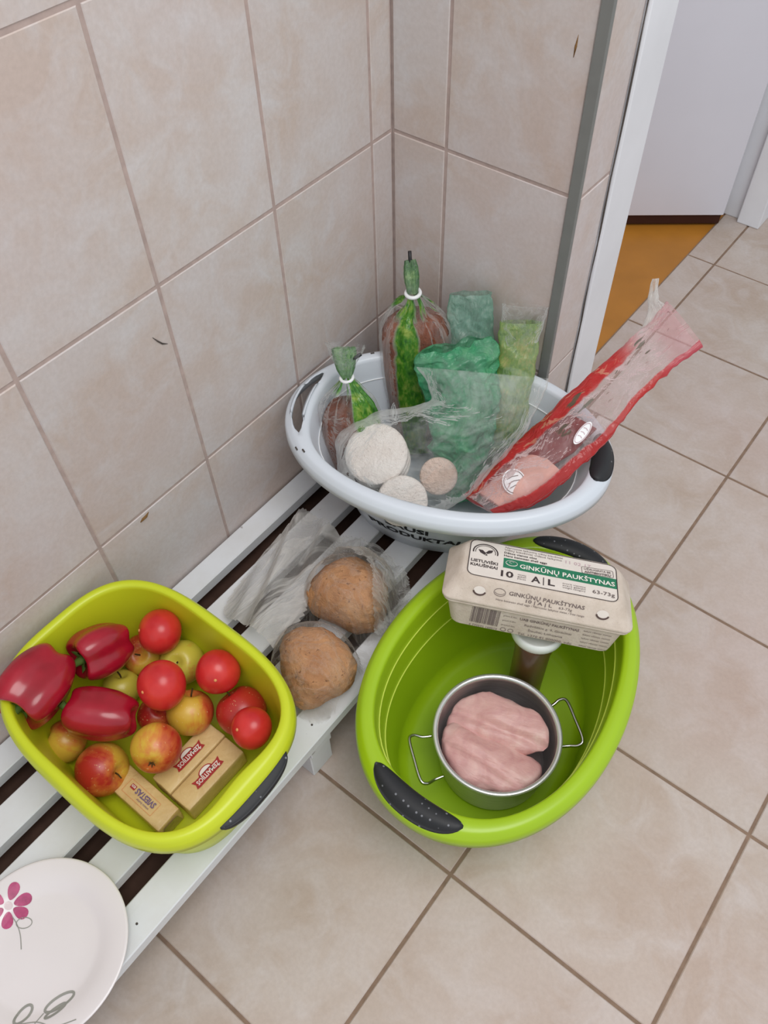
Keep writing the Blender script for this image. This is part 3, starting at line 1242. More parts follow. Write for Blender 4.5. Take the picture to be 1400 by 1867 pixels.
def butter(lo, hi, label, badge):
    c = ((lo[0] + hi[0]) / 2, (lo[1] + hi[1]) / 2, lo[2])
    o = thing('butter_pack', label, 'butter', c, 'butter packs in the fruit basin')
    sx, sy, h = hi[0] - lo[0], hi[1] - lo[1], hi[2] - lo[2]
    bm = bmesh.new()
    add_box(bm, (-sx / 2, -sy / 2, 0), (sx / 2, sy / 2, h), 0.0022, 2)
    bmesh.ops.subdivide_edges(bm, edges=bm.edges[:], cuts=3, use_grid_fill=True)
    for v in bm.verts:
        q = v.co + Vector(c)
        v.co += Vector((fbm(q, 60, 2), fbm(q + Vector((5, 0, 0)), 60, 2), 0.6 * fbm(q + Vector((0, 5, 0)), 60, 2))) * 0.0007
    bm_obj('wrapper', bm, M['butter'], o, True)
    zt = h + 0.0011
    lift = lambda d: (lambda v: Vector((v.x, v.y, zt + d)))
    if badge == 'badge':
        # reading direction is -y, letter tops point to +x
        rot = lambda d: (lambda v: Vector((v.y, -v.x, zt + d)))
        a = Acc()
        pts = [(-0.0235, -0.006), (-0.018, -0.0045), (0.018, -0.0045), (0.0235, -0.006), (0.021, 0.0005), (0.0235, 0.0058), (0.018, 0.0066), (-0.018, 0.0066), (-0.0235, 0.0058), (-0.021, 0.0005)]
        a.poly(pts)
        a.poly([(0.011 * cos(radians(180 + k * 15)), -0.004 + 0.0070 * sin(radians(180 + k * 15))) for k in range(13)])
        a.build('badge', M['red_print'], o, rot(0.0))
        b = Acc()
        b.poly([(0.009 * cos(radians(180 + k * 15)), -0.0044 + 0.0052 * sin(radians(180 + k * 15))) for k in range(13)])
        b.text('ŽEMAITIJOS', -0.019, -0.0022, 0.0085, 0.038, 0.0002)
        b.build('lettering', M['white_print'], o, rot(0.0003))
    else:
        rot = lambda d: (lambda v: Vector((-v.x, -v.y, zt + d)))
        b = Acc()
        b.text('SVIESTAS', -0.022, -0.004, 0.0105, 0.034, 0.0003)
        b.text('sviests butter', -0.018, 0.006, 0.004, 0.022)
        b.build('lettering', M['mauve_print'], o, rot(0.0002))
        a = Acc()
        a.rect(0.0145, -0.004, 0.0225, 0.002)
        a.build('badge', M['red_print'], o, rot(0.0001))
        w = Acc()
        w.text('82%', 0.0152, -0.003, 0.0042, 0.0066, 0.0001)
        w.build('lettering', M['white_print'], o, rot(0.0004))
        r = Acc()
        r.ring(rrect(-0.026, -0.0075, 0.028, 0.011, 0.001), 0.0005)
        r.build('border', M['scar'], o, rot(0.0001))
        # folded end
        V = []
        F = []
        xe = sx / 2 + 0.0006
        ys = [-sy / 2 + 0.003, sy / 2 - 0.003]
        V = [(xe, ys[0], 0.004), (xe, ys[1], 0.004), (xe + 0.0012, ys[1] - 0.004, h - 0.006), (xe + 0.0012, ys[0] + 0.004, h - 0.006)]
        mesh_obj('folded_end', V, [(0, 1, 2, 3)], M['gold_fold'], o, False)
    return o


butter((0.1845, -0.843, 0.1255), (0.2805, -0.807, 0.1600), 'butter pack with lettering and a small red square, set across the others', 'text')
butter((0.2235, -0.8015, 0.1255), (0.2575, -0.7025, 0.1605), 'butter pack with red badge lying between an apple and another pack', 'badge')
butter((0.2590, -0.8015, 0.1255), (0.2930, -0.7035, 0.1605), 'butter pack with red badge next to the black handle side', 'badge')

# ------------------------------------------------------------------ plate
plate = thing('dinner_plate', 'white porcelain plate with a pink flower decoration on the bench end', 'plate', (0.262, -1.017, BZ + 0.0002))
RP = 0.1016
prof = [(0.0, 0.0018), (0.03, 0.0018), (0.034, 0.0), (0.040, 0.0), (0.043, 0.002), (0.062, 0.004), (0.072, 0.009), (0.086, 0.0135), (RP - 0.001, 0.0165), (RP, 0.0178), (RP - 0.001, 0.0188),
        (0.098, 0.0186), (0.086, 0.0162), (0.074, 0.0122), (0.067, 0.0080), (0.060, 0.0064), (0.04, 0.0056), (0.0, 0.0054)]
lathe('dish', prof, M['porcelain'], plate, 96)


def plate_z(r):
    up = prof[10:]
    for (r1, z1), (r0, z0) in zip(up[:-1], up[1:]):
        if r0 <= r <= r1:
            return z0 + (z1 - z0) * (r - r0) / (r1 - r0)
    return 0.0186


def on_plate(d=0.0004):
    return lambda v: Vector((v.x, v.y, plate_z(sqrt(v.x ** 2 + v.y ** 2)) + d))


def fan(acc, pts, c, n=4):
    """fill a closed outline with rings so that it can follow the dish"""
    m = len(pts)
    V = [Vector((*c, 0))]
    for j in range(1, n + 1):
        V += [Vector((c[0] + (p[0] - c[0]) * j / n, c[1] + (p[1] - c[1]) * j / n, 0)) for p in pts]
    F = [(0, 1 + k, 1 + (k + 1) % m) for k in range(m)]
    for j in range(n - 1):
        for k in range(m):
            l = (k + 1) % m
            F.append((1 + j * m + k, 1 + (j + 1) * m + k, 1 + (j + 1) * m + l, 1 + j * m + l))
    acc.put(V, F)


fc = Vector((-0.0715, 0.0045))
for k, (ang, ln) in enumerate(((118, 0.026), (62, 0.027), (15, 0.026), (-45, 0.025), (-105, 0.026), (-165, 0.025))):
    a = Acc()
    d = Vector((cos(radians(ang)), sin(radians(ang))))
    nn = Vector((-d.y, d.x))
    pts = []
    for i in range(20):
        t = 2 * pi * i / 20
        u = 0.5 - 0.5 * cos(t)
        pts.append(fc + d * (0.006 + (ln - 0.006) * u) + nn * 0.0078 * sin(t) * (0.55 + 0.55 * u))
    fan(a, pts, fc + d * ln * 0.6)
    a.build('petal', M['petal'], plate, on_plate())
a = Acc()
fan(a, [fc + Vector((0.0045 * cos(2 * pi * i / 14), 0.0045 * sin(2 * pi * i / 14))) for i in range(14)], fc, 2)
a.build('flower_centre', M['petal_mid'], plate, on_plate(0.0007))
a = Acc()
st = catmull([(-0.066, 0.0, 0), (-0.050, -0.002, 0), (-0.036, -0.007, 0), (-0.022, -0.016, 0)], 24)
a.line([(p.x, p.y) for p in st], 0.0011)
a.ring([(-0.043 + 0.009 * cos(t) * 0.8 - 0.004 * sin(t), 0.004 + 0.0045 * sin(t) + 0.006 * cos(t)) for t in [2 * pi * i / 18 for i in range(18)]], 0.0011)
a.build('flower_stem', M['grey_leaf'], plate, on_plate())
a = Acc()
vine = catmull([(0.015, -0.085, 0), (0.035, -0.070, 0), (0.055, -0.050, 0), (0.075, -0.040, 0), (0.09, -0.02, 0)], 40)
a.line([(p.x, p.y) for p in vine], 0.0012)
for cx, cy, an, l, w in ((0.058, -0.022, 70, 0.017, 0.006), (0.036, -0.055, 95, 0.011, 0.006), (0.062, -0.030, 75, 0.012, 0.003)):
    dx, dy = cos(radians(an)), sin(radians(an))
    a.ring([(cx + dx * l * cos(t) - dy * w * sin(t), cy + dy * l * cos(t) + dx * w * sin(t)) for t in [2 * pi * i / 26 for i in range(26)]], 0.0030)
a.line([(0.053, -0.040), (0.055, -0.052)], 0.0012)
a.build('leaf_vine', M['grey_leaf'], plate, on_plate())

# ------------------------------------------------------------------ pot, chicken, jar, eggs
PC = (0.531, -0.455, 0.0046)
pot = thing('steel_pot', 'small round stainless steel pot with wire handles inside the green basin', 'pot', PC)
PH, PR = 0.098, 0.089
lathe('pot_body', [(0, 0), (PR - 0.019, 0), (PR - 0.014, 0.002), (PR - 0.011, 0.008), (PR - 0.002, PH - 0.008), (PR, PH - 0.001), (PR - 0.0035, PH - 0.001), (PR - 0.0045, PH - 0.01), (PR - 0.013, 0.01), (PR - 0.018, 0.004), (0, 0.003)], M['steel'], pot, 96)
lathe('pot_rim', [(PR - 0.006, PH - 0.0015), (PR - 0.0045, PH + 0.001), (PR - 0.001, PH + 0.0015), (PR + 0.0012, PH), (PR + 0.0008, PH - 0.003), (PR - 0.001, PH - 0.004)], M['steel_rim'], pot, 96)


def handle(ang):
    e = Vector((cos(ang), sin(ang), 0))
    f = Vector((-e.y, e.x, 0))
    z = 0.066
    up = Vector((0, 0, 1))
    pts = [e * (PR - 0.004) - f * 0.030 + up * z, e * (PR + 0.010) - f * 0.032 + up * z, e * (PR + 0.022) - f * 0.036 + up * (z + 0.004),
           e * (PR + 0.030) - f * 0.030 + up * (z + 0.007), e * (PR + 0.031) + up * (z + 0.007), e * (PR + 0.030) + f * 0.030 + up * (z + 0.007),
           e * (PR + 0.022) + f * 0.036 + up * (z + 0.004), e * (PR + 0.010) + f * 0.032 + up * z, e * (PR - 0.004) + f * 0.030 + up * z]
    h = tube_obj('handle', catmull(pts, 60), 0.0024, M['wire'], pot, 8)
    h['label'] = 'bent chrome wire handle'


handle(radians(232))
handle(radians(52))


def chicken(loc, a, b, c, rz, tilt, label, seed):
    o = thing('chicken_breast', label, 'chicken', loc, 'raw chicken in the pot', (tilt[0], tilt[1], rz))

    def fn(p, t):
        x = cos(p)
        r = sin(p) ** 0.62
        w = 1.0 - 0.20 * x - 0.05 * x * x
        pos = Vector((a * x, b * r * cos(t) * w, c * r * sin(t) * (0.85 - 0.25 * x)))
        n = fbm(pos + Vector((seed, seed, 0)), 22, 3)
        n2 = fbm(pos + Vector((0, seed, seed)), 70, 2)
        gro = -0.006 * math.exp(-((pos.y + 0.2 * b + 0.15 * pos.x) / 0.006) ** 2) * (1 if pos.z > 0 else 0)
        k = 1 + 0.22 * n + 0.03 * n2
        return Vector((pos.x * (1 + 0.05 * n), pos.y * k, pos.z * k + gro))
    V, F = sphere_grid(fn, 64, 44)
    from mathutils import Euler
    mt = Matrix.Translation(loc) @ Euler((tilt[0], tilt[1], rz)).to_matrix().to_4x4()
    inv = mt.inverted()
    W = []
    for v in V:
        w = mt @ v
        d = Vector((w.x - PC[0], w.y - PC[1], 0))
        lim = 0.0745 + 0.007 * min(1.0, max(0.0, w.z / 0.09))
        if d.length > 0.065:
            q = 0.065 + (lim - 0.065) * (1 - math.exp(-(d.length - 0.065) / (lim - 0.065)))
            d = d * (q / d.length)
        W.append(inv @ Vector((PC[0] + d.x, PC[1] + d.y, max(w.z, 0.011))))
    mesh_obj('meat', W, F, M['chicken'], o)


chicken((0.522, -0.430, 0.070), 0.080, 0.040, 0.022, radians(22), (radians(12), radians(-4)), 'raw pink chicken breast at the back of the steel pot', 1.3)
chicken((0.541, -0.486, 0.064), 0.082, 0.045, 0.026, radians(14), (radians(-6), radians(3)), 'raw pink chicken breast at the front of the steel pot', 5.1)

JC = (0.507, -0.331, 0.0046)
jar = thing('jar', 'brown jar with round white lid standing under the egg carton', 'jar', JC)
lathe('jar_body', [(0, 0), (0.022, 0), (0.025, 0.003), (0.0255, 0.06), (0.026, 0.13), (0.030, 0.165), (0.031, 0.182), (0.0, 0.182)], M['jar'], jar, 40)
lathe('lid', [(0.0, 0.1821), (0.036, 0.1821), (0.0375, 0.184), (0.0375, 0.194), (0.035, 0.197), (0.033, 0.198), (0.031, 0.1965), (0.0, 0.1965)], M['lid_white'], jar, 40)


def carton():
    q = [0.1045, 0.0410, 0.1243, 0.0520, 0.1080, 0.0490, 0.0476, 0.0811]
    Lt, Wt, Ll, Wl, Lb, Wb, hl, ht = q
    Rm = Matrix(((0.889, -0.455, -0.055), (0.452, 0.851, 0.268), (-0.075, -0.263, 0.962)))
    o = thing('egg_carton', 'grey pulp egg carton with green and black print resting on the basin', 'egg carton', (0.4887, -0.3270, 0.2102))
    o.rotation_euler = Rm.to_euler()

    def loop(hx, hy, z, ch, n=None):
        # chamfered rounded rectangle
        pts = rrect(-hx, -hy, hx, hy, ch, 4)
        return [(x, y, z) for x, y in pts]

    def stack(loops, name, wob, seed):
        V, F = [], []
        m = len(loops[0])
        for lp in loops:
            for p in lp:
                p = Vector(p)
                V.append(p + Vector((0, 0, 1)) * fbm(p + Vector((seed, 0, 0)), 45, 2) * wob)
        for i in range(len(loops) - 1):
            for k in range(m):
                l = (k + 1) % m
                F.append((i * m + k, i * m + l, (i + 1) * m + l, (i + 1) * m + k))
        F.append(tuple(range(m))[::-1])
        F.append(tuple((len(loops) - 1) * m + k for k in range(m)))
        ob = mesh_obj(name, V, F, M['pulp'], o)
        md = ob.modifiers.new('soft_edge', 'BEVEL')
        md.width = 0.0012
        md.segments = 2
        md.limit_method = 'ANGLE'
        return ob

    tray = stack([loop(Lb - 0.006, Wb - 0.006, 0.0, 0.012), loop(Lb, Wb, 0.003, 0.014), loop(Ll - 0.006, Wl - 0.003, hl - 0.007, 0.014), loop(Ll - 0.001, Wl + 0.001, hl - 0.005, 0.012), loop(Ll - 0.001, Wl + 0.001, hl - 0.0015, 0.012)], 'tray', 0.0005, 3)
    lid = stack([loop(Ll + 0.001, Wl + 0.002, hl - 0.001, 0.013), loop(Ll + 0.0015, Wl + 0.0025, hl + 0.003, 0.013), loop(Ll - 0.003, Wl - 0.001, hl + 0.009, 0.016), loop(Lt + 0.006, Wt + 0.003, ht - 0.007, 0.020), loop(Lt + 0.002, Wt, ht - 0.0015, 0.020), loop(Lt - 0.001, Wt - 0.003, ht, 0.018)], 'lid', 0.0003, 9)
    top = lambda d: (lambda v: Vector((v.x, v.y, ht + d)))
    W2 = Wt - 0.0045
    L2 = Lt - 0.006
    a = Acc()
    fanpts = rrect(-L2, -W2, L2, W2, 0.010, 4)
    a.poly(fanpts)
    a.build('label_panel', M['label_grey'], lid, top(0.0004))
    a = Acc()
    a.ring(fanpts, 0.0012)
    # round emblem
    ec = (-L2 + 0.021, 0.013)
    a.line([(ec[0] + 0.0165 * cos(radians(x)), ec[1] + 0.0165 * sin(radians(x))) for x in range(-10, 195, 8)], 0.0018)
    a.line([(ec[0] + 0.0135 * cos(radians(x)), ec[1] + 0.0135 * sin(radians(x))) for x in range(-10, 195, 8)], 0.0009)
    # bird like leaf shapes of the emblem
    a.poly([(ec[0] - 0.010, ec[1] + 0.004), (ec[0] - 0.004, ec[1] + 0.0035), (ec[0] + 0.001, ec[1] - 0.002), (ec[0] - 0.001, ec[1] - 0.0055), (ec[0] - 0.007, ec[1] - 0.002)])
    a.poly([(ec[0], ec[1] - 0.001), (ec[0] + 0.004, ec[1] + 0.005), (ec[0] + 0.010, ec[1] + 0.0065), (ec[0] + 0.0085, ec[1] + 0.001), (ec[0] + 0.003, ec[1] - 0.0025)])
    a.poly([(ec[0] - 0.001, ec[1] - 0.006), (ec[0] + 0.002, ec[1] - 0.003), (ec[0] + 0.003, ec[1] - 0.0065)])
    a.text('LIETUVIŠKI', -L2 + 0.003, -0.0095, 0.0078, 0.036, 0.0002)
    a.text('KIAUŠINIAI', -L2 + 0.003, -0.0180, 0.0078, 0.036, 0.0002)
    x0 = -L2 + 0.046
    a.text('Hens between shell eggs', x0, 0.0125, 0.0055, 0.058, 0.0001)
    a.text('Dėtos vienos olos', x0, 0.0185, 0.0055, 0.044, 0.0001)
    a.text('10', x0 - 0.002, -0.0285, 0.0165, 0.0165, 0.0004)
    a.text('A', x0 + 0.038, -0.0285, 0.0165, 0.012, 0.0004)
    a.rect(x0 + 0.0535, -0.031, x0 + 0.0547, -0.0155)
    a.text('L', x0 + 0.060, -0.0285, 0.0165, 0.009, 0.0004)
    a.build('lettering', M['print_dark'], lid, top(0.0008))
    a = Acc()
    a.text('Vištų kiaušiniai vidaus laikymo', x0, 0.0245, 0.0055, 0.078, 0.0)
    a.text('Narvuose laikomų vištų kiaušiniai', x0 + 0.001, 0.0300, 0.005, 0.078)
    for i, s in enumerate(('vienetų', 'gabali', 'pieces')):
        a.text(s, x0 + 0.020, -0.0205 - 0.0040 * i, 0.0042, 0.011)
    for i, s in enumerate(('svoris vienetų', 'svars gabalu', 'weight category')):
        a.text(s, x0 + 0.079, -0.0205 - 0.0040 * i, 0.0042, 0.030)
    a.text('63-73g', x0 + 0.118, -0.0270, 0.0095, 0.029, 0.0001)
    a.build('lettering', M['print_mid'], lid, top(0.0008))
    a = Acc()
    a.rect(x0, -0.0105, L2, 0.0095)
    a.build('green_band', M['print_green'], lid, top(0.0006))
    a = Acc()
    a.text('GINKŪNŲ PAUKŠTYNAS', x0 + 0.022, -0.0062, 0.0118, L2 - x0 - 0.025, 0.0002)
    hx, hy = x0 + 0.011, 0.0
    a.ring([(hx + 0.0078 * cos(t), hy + 0.0055 * sin(t)) for t in [2 * pi * i / 20 for i in range(20)]], 0.0006)
    a.line([(hx + 0.0065 * cos(radians(x)), hy - 0.001 + 0.0035 * sin(radians(x))) for x in range(180, 361, 15)], 0.0006)
    a.line([(hx + 0.003 * cos(radians(x)), hy + 0.002 + 0.002 * sin(radians(x))) for x in range(0, 300, 20)], 0.0005)
    a.build('lettering', M['white_print'], lid, top(0.0010))
    a = Acc()
    c, s = cos(radians(3)), sin(radians(3))
    sx, sy = L2 - 0.046, 0.0085
    rp = lambda x, y: (sx + x * c - y * s, sy + x * s + y * c)
    a.ring([rp(x, y) for x, y in rrect(0, 0, 0.042, 0.0135, 0.002)], 0.0007)
    a.text('UŽAUGINTA BE', *rp(0.003, 0.0078), 0.0048, 0.036, 0.0001, radians(3))
    a.text('ANTIBIOTIKŲ', *rp(0.003, 0.0018), 0.0052, 0.036, 0.0002, radians(3))
    a.build('stamp', M['print_mid'], lid, top(0.0012))
    a = Acc()
    a.text('11 02 17', L2 - 0.068, 0.0225, 0.0085, 0.034, 0.0)
    a.build('stamp', M['print_pink'], lid, top(0.0008))

    # sloping front of the lid: from (y=-(Wl-.001), z=hl+.009) to (y=-(Wt+.003), z=ht-.007)
    A = Vector((0, -(Wl - 0.001), hl + 0.009))
    B = Vector((0, -(Wt + 0.003), ht - 0.007))
    ud = (B - A).normalized()
    nd = Vector((1, 0, 0)).cross(ud)
    fl = (B - A).length
    front = lambda d: (lambda v: Vector((v.x, 0, 0)) + A + ud * v.y + nd * d)
    a = Acc()
    a.text('GINKŪNŲ PAUKŠTYNAS', -0.040, fl * 0.64, 0.0074, 0.098, 0.0001)
    a.ring([(-0.052 + 0.0075 * cos(t), fl * 0.70 + 0.0052 * sin(t)) for t in [2 * pi * i / 20 for i in range(20)]], 0.0007)
    a.line([(-0.052 + 0.006 * cos(radians(x)), fl * 0.70 + 0.0028 * sin(radians(x))) for x in range(180, 361, 15)], 0.0006)
    a.text('10 | A | L', -0.017, fl * 0.34, 0.0060, 0.034, 0.0001)
    a.text('63-73g', 0.026, fl * 0.34, 0.0048, 0.017)
    a.text('Hens between shell eggs / Narvuose laikytos vistas / free range', -0.055, fl * 0.10, 0.0038, 0.115)
    a.build('lettering', M['print_mid'], lid, front(0.0007))
    for cx in (-0.078, 0.082):
        a = Acc()
        pts = [(cx + 0.0078 * cos(t), fl * 0.58 + 0.0058 * sin(t)) for t in [2 * pi * i / 20 for i in range(20)]]
        a.poly(pts)
        tb = a.build('locking_tab', M['label_grey'], lid, front(0.0010))
        a = Acc()
        a.line([(cx + 0.0080 * cos(radians(x)), fl * 0.58 + 0.0062 * sin(radians(x))) for x in range(190, 352, 12)], 0.0022)
        a.build('slot', M['hole_dark'], lid, front(0.0014))
    # tray front
    A2 = Vector((0, -Wb, 0.003))
    B2 = Vector((0, -(Wl - 0.003), hl - 0.007))
    u2 = (B2 - A2).normalized()
    n2 = Vector((1, 0, 0)).cross(u2)
    f2 = (B2 - A2).length
    fr2 = lambda d: (lambda v: Vector((v.x, 0, 0)) + A2 + u2 * v.y + n2 * d)
    a = Acc()
    x = -0.082
    rnd = random.Random(3)
    while x < -0.044:
        w = rnd.choice((0.0005, 0.0009, 0.0014))
        a.rect(x, f2 * 0.22, x + w, f2 * 0.95)
        x += w + rnd.choice((0.0005, 0.0008, 0.0012))
    a.text('4 770233 160019', -0.082, f2 * 0.04, 0.0045, 0.038)
    a.text('UAB GINKŪNŲ PAUKŠTYNAS', -0.018, f2 * 0.74, 0.0060, 0.078, 0.0001)
    a.text('Radviliškio g. 9, Ginkūnai', -0.010, f2 * 0.50, 0.0050, 0.062)
    a.text('Šiauliai, Lithuania', -0.004, f2 * 0.28, 0.0050, 0.046)
    a.text('Tel. +370 41 000000, info', -0.016, f2 * 0.05, 0.0052, 0.072)
    for i in range(3):
        a.text('geriausia iki datos', -0.040, f2 * (0.78 - 0.22 * i), 0.0034, 0.018)
    for i in range(5):
        a.text('laikyti vėsioje vietoje', 0.066, f2 * (0.80 - 0.18 * i), 0.0036, 0.036)
    for cx in (-0.036, -0.026):
        a.ring([(cx + 0.0035 * cos(t), f2 * 0.14 + 0.003 * sin(t)) for t in [2 * pi * i / 14 for i in range(14)]], 0.0007)
    a.build('lettering', M['print_mid'], tray, fr2(0.0008))
    return o


carton()


# ------------------------------------------------------------------ bags
def ribbon_bag(name, Lp, Rp, thick, mat, parent, nu=56, nv=90, crumple=0.004, freq=22, seed=0.0, ex=1.0, close=(True, False), view=Vector((0.35, -0.5, 0.8)), pleat=None, eps=0.02):
    """loft of flattened ellipses between two edge curves"""
    Lc, Rc = catmull(Lp, nv), catmull(Rp, nv)
    th = catmull([(t, 0, 0) for t in thick], nv)
    V, UV = [], []
    sv = Vector((seed * 3.1, seed * 1.7, seed * 2.3))
    for i in range(nv):
        c = (Lc[i] + Rc[i]) / 2
        A = (Rc[i] - Lc[i]) / 2
        j, k = max(0, i - 1), min(nv - 1, i + 1)
        tan = ((Lc[k] + Rc[k]) - (Lc[j] + Rc[j]))
        B = A.cross(tan)
        if B.dot(view) < 0:
            B = -B
        B.normalize()
        h = th[i].x
        for u in range(nu):
            t = 2 * pi * u / nu
            ct, s = cos(t), sin(t)
            q = A * ct * (abs(ct) ** (ex - 1) if abs(ct) > 1e-6 else 1) + B * h * s
            p = c + q
            amp = crumple * (pleat(i / (nv - 1)) if pleat else 1.0)
            d = ridge(p + sv, freq, 3, eps) * amp
            nrm = (A.normalized() * ct + B * s * 1.5).normalized()
            V.append(p + nrm * d)
            UV.append((u / nu, i / (nv - 1)))
    F = []
    for i in range(nv - 1):
        for u in range(nu):
            w = (u + 1) % nu
            F.append((i * nu + u, i * nu + w, (i + 1) * nu + w, (i + 1) * nu + u))
    for e, cl in zip((0, nv - 1), close):
        if cl:
            b = len(V)
            V.append(sum((V[e * nu + u] for u in range(nu)), Vector()) / nu)
            UV.append((0.5, e / (nv - 1)))
            for u in range(nu):
                w = (u + 1) % nu
                F.append((b, e * nu + w, e * nu + u) if e == 0 else (b, e * nu + u, e * nu + w))
    return mesh_obj(name, V, F, mat, parent, True, UV)


def spine_loft(name, st, mat, parent, nu=64, nv=90, crumple=0.003, freq=25, seed=0.0, pleats=0, cap=True, front=Vector((0.45, -0.75, 0.5))):
    """st: (centre, half width, half depth, squareness, pleat amount); width axis is horizontal and across the view"""
    cs = catmull([s[0] for s in st], nv)
    pr = catmull([(s[1], s[2], s[3]) for s in st], nv)
    pl = catmull([(s[4], 0, 0) for s in st], nv)
    V, UV = [], []
    sv = Vector((seed * 3.1, seed * 1.7, seed * 2.3))
    for i in range(nv):
        a, b = max(0, i - 1), min(nv - 1, i + 1)
        tan = (cs[b] - cs[a]).normalized()
        A = tan.cross(front).normalized()
        B = A.cross(tan).normalized()
        if B.dot(front) < 0:
            B = -B
        w, d, sq = pr[i]
        for u in range(nu):
            t = 2 * pi * u / nu
            ct, s = cos(t), sin(t)
            e = max(0.25, sq)
            x = abs(ct) ** e * (1 if ct >= 0 else -1)
            y = abs(s) ** e * (1 if s >= 0 else -1)
            p = cs[i] + A * w * x + B * d * y
            nrm = (A * ct + B * s)
            disp = ridge(p + sv, freq, 3) * crumple
            if pleats:
                disp += pl[i].x * (abs(sin(pleats * t * 0.5 + 0.9 * sin(3 * t + seed))) - 0.5)
            V.append(p + nrm * disp)
            UV.append((u / nu, i / (nv - 1)))
    F = []
    for i in range(nv - 1):
        for u in range(nu):
            w = (u + 1) % nu
            F.append((i * nu + u, i * nu + w, (i + 1) * nu + w, (i + 1) * nu + u))
    if cap:
        for e in (0, nv - 1):
            b = len(V)
            V.append(sum((V[e * nu + u] for u in range(nu)), Vector()) / nu)
            UV.append((0.5, e / (nv - 1)))
            for u in range(nu):
                w = (u + 1) % nu
                F.append((b, e * nu + w, e * nu + u) if e == 0 else (b, e * nu + u, e * nu + w))
    return mesh_obj(name, V, F, mat, parent, True, UV)


def vv(*a):
    return Vector(a)


# tall rye loaf in its tied bag
b = thing('bread_loaf', 'tall dark rye loaf in a green printed bag tied with a white clip', 'bread', (0, 0, 0), 'bagged rye loaves')
spine_loft('loaf', [(vv(.146, -.106, .140), .036, .028, .6, 0), (vv(.142, -.104, .152), .046, .036, .6, 0), (vv(.132, -.100, .22), .050, .040, .65, 0), (vv(.120, -.094, .30), .053, .042, .7, 0), (vv(.110, -.090, .365), .050, .040, .8, 0), (vv(.106, -.088, .388), .034, .028, .9, 0)], M['rye'], b, 48, 50, 0.004, 30, 1.0)
spine_loft('bag', [(vv(.146, -.106, .136), .040, .032, .7, 0), (vv(.141, -.104, .15), .050, .040, .7, 0), (vv(.132, -.100, .22), .054, .044, .75, .001), (vv(.120, -.094, .30), .057, .046, .8, .002), (vv(.110, -.090, .365), .054, .044, .9, .005), (vv(.106, -.088, .395), .038, .032, 1, .007), (vv(.107, -.089, .415), .019, .017, 1, .005), (vv(.106, -.090, .432), .008, .008, 1, .002)], M['film_bread'], b, 72, 90, 0.003, 22, 2.0, 15, False)
spine_loft('bag_neck', [(vv(.106, -.090, .431), .0075, .0075, 1, .002), (vv(.102, -.087, .445), .0095, .008, 1, .003), (vv(.095, -.080, .462), .010, .006, 1, .003), (vv(.090, -.076, .474), .007, .004, 1, .003)], film('green_neck_film', 0.5, 0.4, printf=print_all(srgb(24, 90, 34), srgb(60, 132, 52), srgb(150, 190, 120), 0.95, 40)), b, 36, 24, 0.002, 60, 4.0, 7, False)
tube_obj('clip', [p + vv(.1062, -.0902, .431) for p in [vv(0.0105 * cos(2 * pi * k / 24), 0.0105 * sin(2 * pi * k / 24), 0.0012 * sin(2 * pi * k / 24)) for k in range(24)]], 0.0030, M['clip'], b, 8, True)
tube_obj('tail', [vv(.0935, -.079, .465), vv(.090, -.0765, .475), vv(.0865, -.073, .486)], 0.0028, M['black_tape'], b, 8)
# oval label
a = Acc()
fanp = [(0.009 * cos(2 * pi * k / 24), 0.021 * sin(2 * pi * k / 24)) for k in range(24)]
fan(a, fanp, (0, 0), 2)
nrm = Vector((0.42, -0.86, 0.20)).normalized()
ux = Vector((0, 0, 1)).cross(nrm).normalized()
uy = nrm.cross(ux)
lo = vv(.118, -.150, .235)
a.build('oval_label', M['clip'], b, lambda v: lo + ux * v.x + uy * v.y)
a = Acc()
a.ring([(x * 0.82, y * 0.86) for x, y in fanp], 0.0008)
a.line([(-0.003, -0.012), (-0.001, 0.0), (-0.003, 0.012)], 0.0012)
a.line([(0.002, -0.013), (0.004, 0.0), (0.002, 0.013)], 0.0012)
a.build('label_print', M['print_dark'], b, lambda v: lo + nrm * 0.0004 + ux * v.x + uy * v.y)

# small rye loaf in the left end of the grey basin
b = thing('bread_loaf', 'small dark bread loaf in a green printed bag beside the open handle slot', 'bread', (0, 0, 0), 'bagged rye loaves')
spine_loft('loaf', [(vv(.128, -.262, .150), .030, .022, .6, 0), (vv(.122, -.258, .165), .040, .030, .6, 0), (vv(.110, -.250, .225), .044, .032, .65, 0), (vv(.102, -.245, .285), .042, .032, .7, 0), (vv(.100, -.242, .315), .028, .022, .9, 0)], M['rye'], b, 48, 44, 0.004, 32, 5.0)
spine_loft('bag', [(vv(.128, -.262, .146), .033, .025, .7, 0), (vv(.122, -.258, .162), .044, .034, .7, 0), (vv(.110, -.250, .225), .048, .036, .75, .001), (vv(.102, -.245, .285), .048, .037, .85, .003), (vv(.100, -.243, .322), .040, .032, 1, .006), (vv(.096, -.238, .345), .020, .017, 1, .006), (vv(.093, -.235, .362), .007, .007, 1, .002)], M['film_bread2'], b, 72, 80, 0.003, 22, 6.0, 13, False)
spine_loft('bag_neck', [(vv(.093, -.235, .361), .0065, .0065, 1, .002), (vv(.088, -.230, .372), .012, .008, 1, .004), (vv(.082, -.224, .388), .016, .008, 1, .004), (vv(.078, -.220, .400), .017, .006, 1, .004)], film('green_neck_film2', 0.5, 0.4, printf=print_all(srgb(28, 98, 34), srgb(70, 146, 50), srgb(150, 190, 110), 0.95, 40)), b, 36, 24, 0.002, 60, 4.0, 7, False)
tube_obj('clip', [p + vv(.093, -.235, .361) for p in [vv(0.009 * cos(2 * pi * k / 24), 0.009 * sin(2 * pi * k / 24), 0.001 * sin(2 * pi * k / 24)) for k in range(24)]], 0.0026, M['clip'], b, 8, True)
